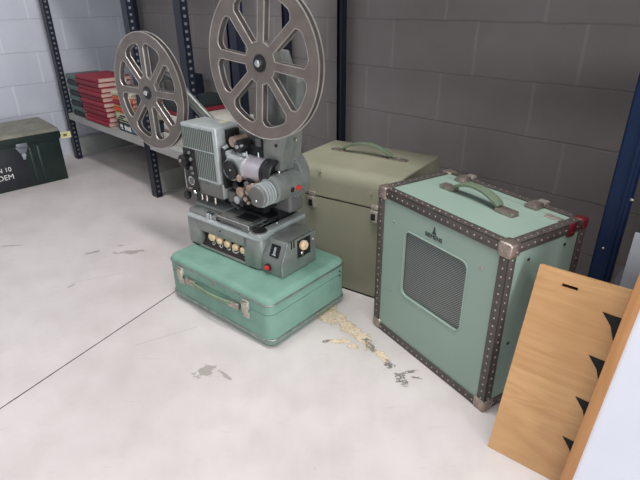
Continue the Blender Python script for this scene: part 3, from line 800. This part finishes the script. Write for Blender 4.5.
MB().lathe([(.005, 0), (.005, .006)], (MC.x - .029, -.032, MC.z - .024), (0, -1, 0), 14).build('gear_wheel', M['pinkmetal'], mo)
a = radians(-8)
MB().lathe([(.008, 0), (.008, .005), (.004, .006)], (MC.x + r * cos(a) + .008, .085, MC.z + .005 + r * sin(a)), (1, 0, -.1), 16).build('motor_button', M['blackmat'], mo)
MB().lathe([(.010, 0), (.010, .004)], (MC.x + r * cos(a) + .007, .085, MC.z + .005 + r * sin(a)), (1, 0, -.1), 16).build('button_bezel', M['nickel'], mo)
o = MB().lathe([(.008, 0), (.008, .008), (.004, .010)], (MC.x + r * cos(a) + .008, .112, MC.z + .005 + r * sin(a)), (1, 0, -.1), 16).build('motor_button', M['redbtn'], mo)
o['label'] = 'red button'
MB().sph((MC.x, .075, MC.z + r + .017), .006).build('oil_cap', M['chrome'], mo)
MB().cyl((MC.x - .03, .06, MC.z + r - .006), (MC.x - .03, .06, MC.z + r + .022), .0035, seg=10).build('oil_pin', M['chrome'], mo)
# --- flywheel housing behind the motor
fwx = MB().lathe([(.074, 0), (.084, .003), (.090, .008), (.091, .042), (.084, .050)], (.350, .140, .298), (0, 1, 0), 56).build('flywheel_housing', M['hammer'], PR)
rg = MB()
for i in range(56):
    a0, a1 = 2 * pi * i / 56, 2 * pi * (i + 1) / 56
    rg.cyl((.350 + .0835 * cos(a0), .1415, .298 + .0835 * sin(a0)), (.350 + .0835 * cos(a1), .1415, .298 + .0835 * sin(a1)), .0028, seg=6)
rg.build('bright_rim', M['chrome'], fwx)
# --- reel column
cl = MB().prism([(.338, .335), (.408, .335), (.440, .450), (.452, .620), (.425, .690), (.375, .690), (.345, .620)], .075, .120, 'xz', .004).build('reel_column', M['hammer'], PR)
MB().prism([(.340, .33), (.405, .33), (.425, .46), (.435, .60), (.41, .64), (.36, .64)], .121, .175, 'xz', .006).build('column_rear', M['hammer'], PR)
MB().cyl((.398, .072, .418), (.398, .077, .418), .005, seg=12).build('column_screw', M['black'], cl)
MB().cyl((.432, .118, .436), (.446, .112, .436), .005, seg=12).sph((.448, .111, .436), .005).build('column_catch', M['nickel'], cl)
MB().lathe([(.010, 0), (.010, .060), (.006, .064)], (.395, .078, .660), (0, -1, 0), 20).build('spindle', M['chrome'], cl)
# --- take-up arm: ribbed bar rising from the lamp house, bending down to the rear reel
arm = MB()
path = [(.05, .400), (-.022, .442), (-.119, .505), (-.18, .56), (-.235, .575), (-.265, .55), (-.267, .509)]
for i in range(len(path) - 1):
    (x0, z0), (x1, z1) = path[i], path[i + 1]
    for off in (-.014, 0, .014):
        L_ = sqrt((x1 - x0) ** 2 + (z1 - z0) ** 2); nx, nz = -(z1 - z0) / L_ * off, (x1 - x0) / L_ * off
        arm.cyl((x0 + nx, .150, z0 + nz), (x1 + nx, .150, z1 + nz), .0052, seg=8)
    arm.cyl((x0, .158, z0), (x1, .158, z1), .015, seg=10)
arm.cyl((.05, .140, .40), (.05, .165, .40), .026).box((.04, .142, .375), (.16, .165, .425), .004).cyl((-.267, .145, .509), (-.267, .165, .509), .022)
arm.build('take_up_arm', M['hammer'], PR)
MB().lathe([(.010, 0), (.010, .065), (.006, .070)], (-.267, .145, .509), (0, -1, 0), 20).build('spindle', M['chrome'], PR)

# ------------------------------------------------------------------ film reels
def make_reel(label):
    """reel in its own XZ plane, origin at its centre, front flange towards -Y"""
    t = thing('film_reel', (0, 0, 0), 0, label, 'film reel', 'large empty film reels on the projector')
    R0, R1, RH = .2105, .177, .056
    for side, y in (('front', -.010), ('rear', .010)):
        b = bmesh.new(); N = 8; sub = 10; hw = .011


        # per sector: solid rim, hub disc, spokes; windows cut between
        th = .0014
        def quad_strip(inner, outer):
            for s_ in (-1, 1):
                A = [b.verts.new((p[0], y + s_ * th, p[1])) for p in inner]
                B = [b.verts.new((p[0], y + s_ * th, p[1])) for p in outer]
                for i in range(len(A) - 1): b.faces.new((A[i], A[i + 1], B[i + 1], B[i]) if s_ < 0 else (B[i], B[i + 1], A[i + 1], A[i]))
            
        for k in range(N):
            a0, a1 = 2 * pi * k / N, 2 * pi * (k + 1) / N
            # window outline between spokes k and k+1
            def edge(a, off, ra, rb, n):
                P = []
                for i in range(n + 1):
                    rr = ra + (rb - ra) * i / n
                    P.append((rr * cos(a) - off * sin(a), rr * sin(a) + off * cos(a)))
                return P
            nA = 6
            # inner arc (hub), outer arc (rim) for the window, filleted corners
            wi = asin_(hw / RH); wo = asin_((hw + .002) / R1)
            inner = [(RH * cos(a0 + wi + (a1 - a0 - 2 * wi) * i / sub), RH * sin(a0 + wi + (a1 - a0 - 2 * wi) * i / sub)) for i in range(sub + 1)]
            outer = []
            for i in range(sub + 1):
                aa = a0 + wo + (a1 - a0 - 2 * wo) * i / sub
                fil = .016 * (1 - min(1, min(i, sub - i) / 2.0)) ** 2
                rr = R1 - fil; outer.append((rr * cos(aa), rr * sin(aa)))
            hub_in = [(.024 * cos(a0 + (a1 - a0) * i / sub), .024 * sin(a0 + (a1 - a0) * i / sub)) for i in range(sub + 1)]
            rim_out = [(R0 * cos(a0 + (a1 - a0) * i / sub), R0 * sin(a0 + (a1 - a0) * i / sub)) for i in range(sub + 1)]
            # hub disc sector ends exactly at window inner arc; fill with strips
            innerfull = [(RH * cos(a0), RH * sin(a0))] + inner + [(RH * cos(a1), RH * sin(a1))]
            hubfull = [hub_in[0]] + hub_in + [hub_in[-1]]
            quad_strip(hubfull, innerfull)
            outerfull = [(R1 * cos(a0), R1 * sin(a0))] + outer + [(R1 * cos(a1), R1 * sin(a1))]
            rimfull = [rim_out[0]] + rim_out + [rim_out[-1]]
            quad_strip(outerfull, rimfull)
            # half spokes
            quad_strip([inner[0], outer[0]], [(RH * cos(a0), RH * sin(a0)), (R1 * cos(a0), R1 * sin(a0))])
            quad_strip([(RH * cos(a1), RH * sin(a1)), (R1 * cos(a1), R1 * sin(a1))], [inner[-1], outer[-1]])
            # bright rolled edges of the window
            loop = inner + outer[::-1] + [inner[0]]
            for i in range(len(loop) - 1):
                p, q = Vector((loop[i][0], y, loop[i][1])), Vector((loop[i + 1][0], y, loop[i + 1][1]))
                if (q - p).length < 1e-5: continue
                bb2 = bmesh.new()
                bmesh.ops.create_cone(bb2, cap_ends=False, segments=5, radius1=.0021, radius2=.0021, depth=(q - p).length)
                qq = Vector((0, 0, 1)).rotation_difference((q - p).normalized()).to_matrix()
                bmesh.ops.rotate(bb2, cent=(0, 0, 0), matrix=qq, verts=bb2.verts); bmesh.ops.translate(bb2, vec=(p + q) / 2, verts=bb2.verts)
                for f in bb2.faces: f.material_index = 1
                me = bpy.data.meshes.new('t'); bb2.to_mesh(me); bb2.free(); b.from_mesh(me); bpy.data.meshes.remove(me)
        mb = MB(); me = bpy.data.meshes.new('t'); b.to_mesh(me); b.free(); mb.bm.from_mesh(me); bpy.data.meshes.remove(me)
        # rolled outer rim
        n = 72
        mb.slot(1)
        for i in range(n):
            a0, a1 = 2 * pi * i / n, 2 * pi * (i + 1) / n
            mb.cyl((R0 * cos(a0), y, R0 * sin(a0)), (R0 * cos(a1), y, R0 * sin(a1)), .0024, seg=6)
        mb.build('flange', [M['reel'], M['reelrim']], t)
    MB().lathe([(.024, 0), (.060, .0002), (.060, .0198), (.024, .020)], (0, -.010, 0), (0, 1, 0), 40).build('core', M['reel'], t)
    MB().lathe([(.0115, 0), (.024, .001), (.024, .027), (.0115, .028)], (0, -.014, 0), (0, 1, 0), 24).build('hub', M['black'], t)
    return t
def asin_(x): return math.asin(max(-1, min(1, x)))
def place_on_projector(o, x, y, z, spin, extra=0):
    m = Matrix.Translation((-.486, 1.686, .1775)) @ Matrix.Rotation(radians(-39), 4, 'Z') @ Matrix.Translation((x, y, z)) @ Matrix.Rotation(spin, 4, 'Y')
    o.matrix_world = m
r1 = make_reel('empty film reel mounted highest on the projector, above the lens')
place_on_projector(r1, .395, .040, .660, radians(6))
r2 = r1.copy(); COL.objects.link(r2)
for c in list(r1.children):
    d = c.copy(); COL.objects.link(d); d.parent = r2; d.matrix_parent_inverse = Matrix()
tag(r2, 'empty film reel at the rear of the projector, left of the lamp house', 'film reel', 'large empty film reels on the projector')
place_on_projector(r2, -.267, .100, .509, radians(0))

# ------------------------------------------------------------------ storage racks
RK = thing('storage_rack', UV(-3.652, 1.215), RY, 'dark blue storage rack with low grey shelf holding books, left of the projector', 'storage rack')
# local x along the wall, y to the wall
def post(x, y, h, rack, mat, sx=1, sy=1, w=.056, d=.035, holes=True, holes_z=(0.03, 1.0)):
    """angle profile: wide face along the wall at y, flange at its right-hand edge running back"""
    xr = x + w
    p = MB().box((x, min(y, y + sy * .003), 0), (xr, max(y, y + sy * .003), h))
    p.box((xr - .003, min(y, y + sy * d), 0), (xr, max(y, y + sy * d), h))
    p.box((x, min(y, y + sy * .012), 0), (x + .003, max(y, y + sy * .012), h))
    p.box((x, min(y, y + sy * d), 0), (xr, max(y, y + sy * d), .004))
    o = p.build('post', mat, rack, smooth=False)
    if holes:
        hb = MB(); z = holes_z[0]
        while z < holes_z[1]:
            hb.box((xr - .0005, y + sy * .010, z), (xr + .0006, y + sy * .022, z + .011))
            z += .030
        hb.build('post_slots', M['hole'], o, smooth=False)
    return o
FX = [0, 1.10, 1.58]
for i, x in enumerate(FX):
    post(x, 0, 2.0, RK, M['navy'])
    post(x, .615, 2.0, RK, M['navy'], 1, -1, .056, .035, holes=False)
    # side plate at the foot joins front and back post
    MB().box((x + .051, .012, .020), (x + .054, .605, .140), .001).build('foot_plate', M['plate'], RK)
for i in (0, 1):
    x0, x1 = FX[i], FX[i + 1]
    for z in ((.318, 1.35)):
        s_ = MB().box((x0 + .004, .004, z - .003), (x1 + .036, .605, z)).box((x0 + .004, .0035, z - .040), (x1 + .036, .007, z)).box((x0 + .004, .602, z - .040), (x1 + .036, .605, z)).box((x0 + .004, .004, z - .040), (x1 + .036, .018, z - .037))
        so = s_.build('shelf', M['shelf'], RK, smooth=False)
        bt = MB()
        for x in (x0 + .08, x0 + .13, x1 - .12, x1 - .04): bt.sph((x, .003, z - .020), .004, (1, .5, 1), 8)
        bt.build('shelf_bolts', M['nickel'], so)
# right-hand rack (its lower part open, high shelf above the cases)
RR = thing('storage_rack', UV(-.288, 1.215), RY, 'bright blue upright of a storage rack standing right of the speaker cabinet', 'storage rack')
post(0, 0, 2.0, RR, M['blue'], 1, 1, .048, .016, holes=False)
MB().box((.031, -.004, .0), (.037, .001, 2.0), .001).build('post_rib', M['blue'], RR)
post(0, .615, 2.0, RR, M['blue'], 1, -1, .05, .035, holes=False)
post(-1.405, .615, 2.0, RR, M['navy'], 1, -1, .05, .035, holes=False)  # both posts of this frame: blue enamel, shade put in as navy
post(-1.405, 0, 2.0, RR, M['navy'], 1, 1, .05, .035, holes=False)
post(1.1, 0, 2.0, RR, M['blue'], 1, 1, .072, .05, holes=False)
post(1.1, .615, 2.0, RR, M['blue'], 1, -1, .05, .035, holes=False)
bt = MB()
for z in (.20, .33, .46, .59, .72, .85): bt.sph((.018 + .03 * ((z * 10) % 2 > 1), -.001, z), .0035, (1, .6, 1), 8)
bt.build('post_bolts', M['rivet'], RR)
for x0, x1 in ((-1.44, .0), (.0, 1.1)):
    MB().box((x0 + .003, .003, 1.27), (x1 + .05, .608, 1.30)).box((x0 + .003, .003, 1.24), (x1 + .05, .008, 1.30)).build('high_shelf', M['shelf'], RR, smooth=False)

# ------------------------------------------------------------------ things on the low shelf
SZ = .318
def on_shelf(o, u, v, z): o.location = UV(u, v, z); o.rotation_euler = (0, 0, RY); return o
def book_at(u, v, z, w, d, h, mc, label, group=None, name='book', jit=0):
    t = thing(name, UV(u, v, z), RY + jit, label, 'book', group)
    c = MB().box((0, 0, 0), (w, d, .0025), .0008).box((0, 0, h - .0025), (w, d, h), .0008)
    c.prism([(0, 0), (.0, h), (-.006, h * .85), (-.008, h * .5), (-.006, h * .15)], 0, w, 'yz')
    c.build('cover', M[mc], t)
    MB().box((.004, .002, .0025), (w - .004, d - .004, h - .0025)).build('pages', M['pages'], t, smooth=False)
    return t
ords = ['bottom', 'second from bottom', 'third from bottom', 'fourth from bottom', 'fifth from bottom', 'sixth from bottom', 'seventh from bottom', 'eighth from bottom', 'ninth from bottom', 'tenth from bottom', 'eleventh from bottom', 'twelfth from bottom']
z = SZ + .0005
for i in range(10):
    h_ = .0275 if i % 3 else .026
    off = [0, .012, .006, -.004, .004, -.008, .002, .010, 0, .006][i]
    book_at(-3.290 + off - .006 * i, 1.222 + (.006 if i % 2 else 0), z, .318, .20, h_, 'redbook' if i % 3 != 2 else 'redbook2', 'red clothbound book, %s in the red stack on the shelf' % ords[i], 'red volumes stacked on the low shelf')
    z += h_ + .0006
z = SZ + .0005
for i in range(8):
    h_ = .032
    book_at(-3.515 - .008 * (i % 2), 1.235, z, .165, .20, h_, 'darkbook' if i % 2 == 0 else 'greybook', '%s book, %s in the dark stack at the left shelf end' % ('dark green' if i % 2 == 0 else 'grey green', ords[i]), 'dark volumes at the left shelf end')
    z += h_ + .0006
# mixed stack right of the red volumes
def flat_box(name, u, v, z, w, d, h, mat, label, cat, marks=None, group=None):
    t = thing(name, UV(u, v, z), RY, label, cat, group)
    MB().box((0, 0, 0), (w, d, h), .002).build('carton', M[mat], t)
    if marks:
        for (x0, z0, x1, z1, mt) in marks:
            MB().box((x0, -.0008, z0), (x1, .0004, z1)).build('printed_patch', M[mt], t, smooth=False)
    return t
z = SZ + .0005
flat_box('board_game_box', -2.872, 1.235, z, .245, .24, .048, 'tealbox', 'slate blue box with white lettering, lowest of the mixed stack on the shelf', 'box',
         [(.02, .022, .05, .038, 'white'), (.03, .012, .055, .019, 'white'), (.075, .012, .10, .038, 'white'), (.103, .012, .128, .034, 'white'), (.131, .010, .150, .038, 'white'), (.165, .012, .205, .036, 'lightblue'), (.215, .030, .232, .040, 'lightblue')])
z += .0485
flat_box('flat_box', -2.870, 1.232, z, .24, .24, .020, 'darkbook', 'thin dark box lying second in the mixed stack on the shelf', 'box', [(.03, .008, .22, .012, 'cream')])
z += .0205
flat_box('flat_box', -2.875, 1.230, z, .24, .24, .034, 'cream', 'cream and black patterned box third in the mixed stack on the shelf', 'box', [(.03, .006, .09, .013, 'blackmat'), (.05, .018, .12, .027, 'blackmat'), (.15, .010, .19, .026, 'blackmat'), (.20, .006, .23, .014, 'blackmat')])
z += .0345
flat_box('flat_box', -2.88, 1.232, z, .24, .24, .010, 'yellowbk', 'thin mustard box fourth in the mixed stack on the shelf', 'box')
z += .0105
for i, (h_, mt, nm) in enumerate(((.022, 'orange', 'orange red'), (.012, 'yellowbk', 'mustard edged'), (.024, 'redbook', 'crimson'), (.024, 'orange', 'orange'), (.022, 'cream', 'cream'))):
    book_at(-2.885 + .006 * (i % 2), 1.236, z, .235, .22, h_, mt, '%s book in the mixed stack on the shelf, %s of its five books' % (nm, ['lowest', 'second', 'third', 'fourth', 'topmost'][i]), 'books of the mixed stack')
    z += h_ + .0006
# white cartons seen through the rear reel
z = SZ + .0005
for i, (h_, mt, w, lab) in enumerate(((.050, 'whitecard', .42, 'white flat carton lying lowest behind the rear reel'), (.014, 'brownc', .40, 'thin brown folder between white cartons behind the rear reel'), (.030, 'whitecard', .40, 'white flat carton above the brown folder behind the rear reel'),
                                       (.050, 'whitecard', .38, 'thick white carton near the top of the pile behind the rear reel'), (.020, 'redbook2', .15, 'dark red folder on the white cartons behind the rear reel'), (.05, 'darkbook', .13, 'dark green box topmost on the pile behind the rear reel'))):
    flat_box('carton' if 'carton' in lab else 'folder' if 'folder' in lab else 'flat_box', -2.44, 1.28 + .004 * i, z, w, .30, h_, mt, lab, 'box')
    z += h_ + .0008
t = thing('storage_crate', UV(-2.93, 1.68, SZ + .0005), RY, 'small dark navy crate at the back of the shelf behind the rear reel', 'crate')
MB().box((0, 0, 0), (.11, .12, .006)).box((0, 0, 0), (.11, .006, .26)).box((0, .114, 0), (.11, .12, .26)).box((0, 0, 0), (.006, .12, .26)).box((.104, 0, 0), (.11, .12, .26)).build('crate_shell', M['navy'], t, smooth=False)
MB().box((.03, -.006, .2), (.08, .001, .225), .002).build('crate_handle', M['navy'], t)

# ------------------------------------------------------------------ dark green trunk
TR = thing('storage_chest', UV(-3.22, 1.008), RY, 'dark green metal trunk with white letters, on the floor by the left wall', 'trunk')
# local x+ = towards room (front at x=0, back at x=-.40), length along -y
L_, Dp = .82, .34
sh = MB().box((-Dp, -L_, .0), (0, 0, .262), .006)
sh.build('body', M['trunk'], TR)
for y in (-.172, -.128, -L_ + .128, -L_ + .172):
    MB().box((-.002, y - .010, .022), (.005, y + .010, .235), .004).build('pressed_rib', M['trunk'], TR)
MB().box((-Dp - .004, -L_ - .004, .252), (.008, .004, .266), .003).build('body_rim', M['trunk'], TR)
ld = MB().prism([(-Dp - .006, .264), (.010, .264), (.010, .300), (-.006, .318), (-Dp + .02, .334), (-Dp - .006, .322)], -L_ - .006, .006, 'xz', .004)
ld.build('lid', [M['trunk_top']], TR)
MB().box((-Dp - .004, -L_ - .008, .262), (.0125, .008, .300), .003).build('lid_side', M['trunk'], TR)
MB().box((-.004, -.50, .010), (.0015, -.205, .235), .001).build('painted_patch', M['patch'], TR)
hs = MB().box((.004, -.245, .243), (.022, -.185, .266), .004).prism([(-.250, .246), (-.180, .246), (-.192, .222), (-.200, .205), (-.230, .205), (-.238, .222)], .004, .010, 'yz', .001).build('hasp', M['zinc_dk'], TR)
MB().cyl((.006, -.215, .196), (.014, -.215, .196), .012, seg=16).box((.006, -.223, .170), (.011, -.207, .20), .002).build('lock_plate', M['zinc'], hs)
MB().box((-.09, .004, .225), (-.28 + .03, .012, .240), .003).box((-.10, .003, .18), (-.12, .016, .235), .002).box((-.22, .003, .18), (-.24, .016, .235), .002).build('end_handle', M['black'], TR)
rotT = (pi / 2, 0, pi / 2)
text_mesh('painted_letters', 'N 10', .036, M['white'], TR, (.0022, -.296, .118), rotT, align='RIGHT')
text_mesh('painted_letters', 'DEM', .042, M['white'], TR, (.0022, -.292, .072), rotT, align='RIGHT')
# paper tag by the trunk's end
TG = thing('paper_tag', UV(-3.22, 1.020, 0), RY, 'small cream paper tag with olive print hanging at the right end of the metal trunk', 'paper tag')
MB().box((-.030, .0095, .240), (-.028, .068, .278)).build('card', M['tag'], TG, smooth=False)
MB().box((-.0278, .022, .252), (-.0272, .044, .268)).build('print', M['tagink'], TG, smooth=False)
MB().cyl((-.029, -.002, .262), (-.029, .014, .266), .0012, seg=6).build('cord', M['black'], TG)

# ------------------------------------------------------------------ leaning boards on the right
def leaning(name, T, yaw, lean_dir, H, label, cat, group=None):
    """Empty at the foot; local x along the board, local z up the board, y thickness"""
    t = thing(name, (0, 0, 0), 0, label, cat, group); return t
def lean_matrix(foot, yaw, tilt):
    return Matrix.Translation(foot) @ Matrix.Rotation(yaw, 4, 'Z') @ Matrix.Rotation(-tilt, 4, 'X')
B1 = thing('oak_board', (0, 0, 0), 0, 'pale oak board with a slot and black spikes, leaning right of the speaker cabinet', 'wooden board')
yaw1 = radians(-40); T1 = Vector((.497, .991, .45)); lean1 = .140
bvec = Vector((-sin(yaw1), cos(yaw1), 0))
foot1 = T1 - Vector((0, 0, .45)) - bvec * lean1
tilt1 = math.atan2(lean1, .45); LEN1 = sqrt(.45 ** 2 + lean1 ** 2)
foot1 = foot1 + Vector((0, 0, .001))
B1.matrix_world = lean_matrix(foot1, yaw1, tilt1)
slot = rrect(.046, LEN1 - .042, .084, LEN1 - .034, .0039, 4)
W1 = .33
sx0, sx1, sz0, sz1 = .055, .088, LEN1 - .033, LEN1 - .026
pb_ = MB().prism([(0, 0), (W1, 0), (W1, LEN1), (sx1, LEN1), (sx1, sz0), (sx0, sz0), (sx0, LEN1), (0, LEN1)], 0, .018, 'xz').box((sx0, 0, sz1), (sx1, .018, LEN1))
pb_.build('panel', M['oak'], B1, smooth=False)
MB().box((-.0006, .0004, 0), (.0006, .0176, LEN1)).box((0, .0004, LEN1 - .0006), (W1, .0176, LEN1 + .0006)).build('rounded_edge', M['oak'], B1, smooth=False)
MB().box((.052, .0165, LEN1 - .036), (.091, .0175, LEN1 - .022)).build('slot_backing', M['blackmat'], B1, smooth=False)
for k, z in enumerate((.412, .312, .212, .112)):
    MB().prism([(.145, z), (.205, z - .002), (.205, z - .088), (.190, z - .070), (.178, z - .050), (.167, z - .024)], -.0010, .0008).build('black_shape', M['blackmat'], B1, smooth=False)

nvec = bvec * -cos(tilt1) + Vector((0, 0, sin(tilt1)))
avec = Vector((cos(yaw1), sin(yaw1), 0))
B2 = thing('framed_white_panel', (0, 0, 0), 0, 'white panel with an oak edge leaning in front of the pale oak board', 'framed panel')
W2, H2 = .42, .62
ask = radians(2.4)
f2 = foot1 + bvec * -.062 + avec * .168 + Vector((0, 0, .014))
B2.matrix_world = lean_matrix(f2, yaw1, tilt1) @ Matrix.Rotation(ask, 4, 'Y')
MB().box((.020, .004, .018), (W2 - .020, .020, H2 - .018)).build('white_panel', M['laminate'], B2, smooth=False)
for lo, hi, mt in (((0, 0, 0), (.022, .024, H2), 'oak_v'), ((W2 - .022, 0, 0), (W2, .024, H2), 'oak_v'), ((.022, 0, 0), (W2 - .022, .024, .022), 'oak'), ((.022, 0, H2 - .022), (W2 - .022, .024, H2), 'oak')):
    MB().box(lo, hi, .0015).build('frame_bar', M[mt], B2)

t = MB().box((-.211, 0, 0), (.25, .006, .53), .001).build('metal_sheet', M['zinc'])
tag(room_obj(t, 0, 1.185, .0), 'light grey metal sheet standing upright against the blue rack post', 'metal sheet')
t = MB().prism([(-.226, 0), (.15, 0), (.15, .455), (-.208, .455), (-.226, .405)], 0, .005, 'xz').build('metal_sheet', M['zinc_dk'])
tag(room_obj(t, 0, 1.196, .0), 'darker grey metal sheet with a clipped corner behind the light grey sheet', 'metal sheet')
t = thing('red_cabinet', UV(-.19, 1.34), RY, 'dark red metal cabinet partly hidden behind the blue rack post', 'cabinet')
MB().box((0, 0, .02), (.45, .40, .85), .006).build('body', M['red'], t)
MB().box((.01, -.012, .04), (.44, 0, .83), .004).build('door', M['red'], t)
for x in (.03, .42):
    MB().box((x - .02, .02, 0), (x + .02, .38, .02)).build('foot', M['black'], t)

# ------------------------------------------------------------------ light
ceiling_lamp(.9, -.5, 0, 'long ceiling lamp nearest the camera, on its right', 1.5, .35, 34)
ceiling_lamp(2.9, -.2, 0, 'long ceiling lamp furthest along the room to the right', 1.5, .35, 16)
ceiling_lamp(-1.0, .62, 0, 'long ceiling lamp in front of the rack', 1.5, .35, 48)
ceiling_lamp(-2.6, -1.6, 0, 'added long lamp out of view that brightens the left wall', 1.5, .35, 14)  # extra lamp, added to brighten the left wall
# daylight from the open door at the right-hand end of the room
DL = bpy.data.lights.new('door_daylight', 'AREA'); DL.shape = 'RECTANGLE'; DL.size = 3.0; DL.size_y = 2.2; DL.energy = 215; DL.color = (.90, .96, 1.0)
dl = bpy.data.objects.new('door_daylight', DL); COL.objects.link(dl)
dl.location = UV(4.6, -.5, 1.3)
dl.rotation_euler = (-Uv).to_track_quat('-Z', 'Z').to_euler()
w = bpy.data.worlds.new('world'); SC.world = w; w.use_nodes = True
wt = NT(w.node_tree)
gz = wt.n('ShaderNodeSeparateXYZ'); wt.link(wt.n('ShaderNodeTexCoord').outputs['Generated'], gz.inputs[0])
bg = w.node_tree.nodes['Background']
wt.link(wt.mix(wt.ramp(gz.outputs[2], .0, .9), (.33, .35, .38, 1), (.80, .84, .90, 1)), bg.inputs[0]); bg.inputs[1].default_value = .52
SC.view_settings.view_transform = 'Standard'; SC.view_settings.look = 'None'
SC.view_settings.gamma = 1; SC.view_settings.use_curve_mapping = False
SC.view_settings.exposure = 0.0
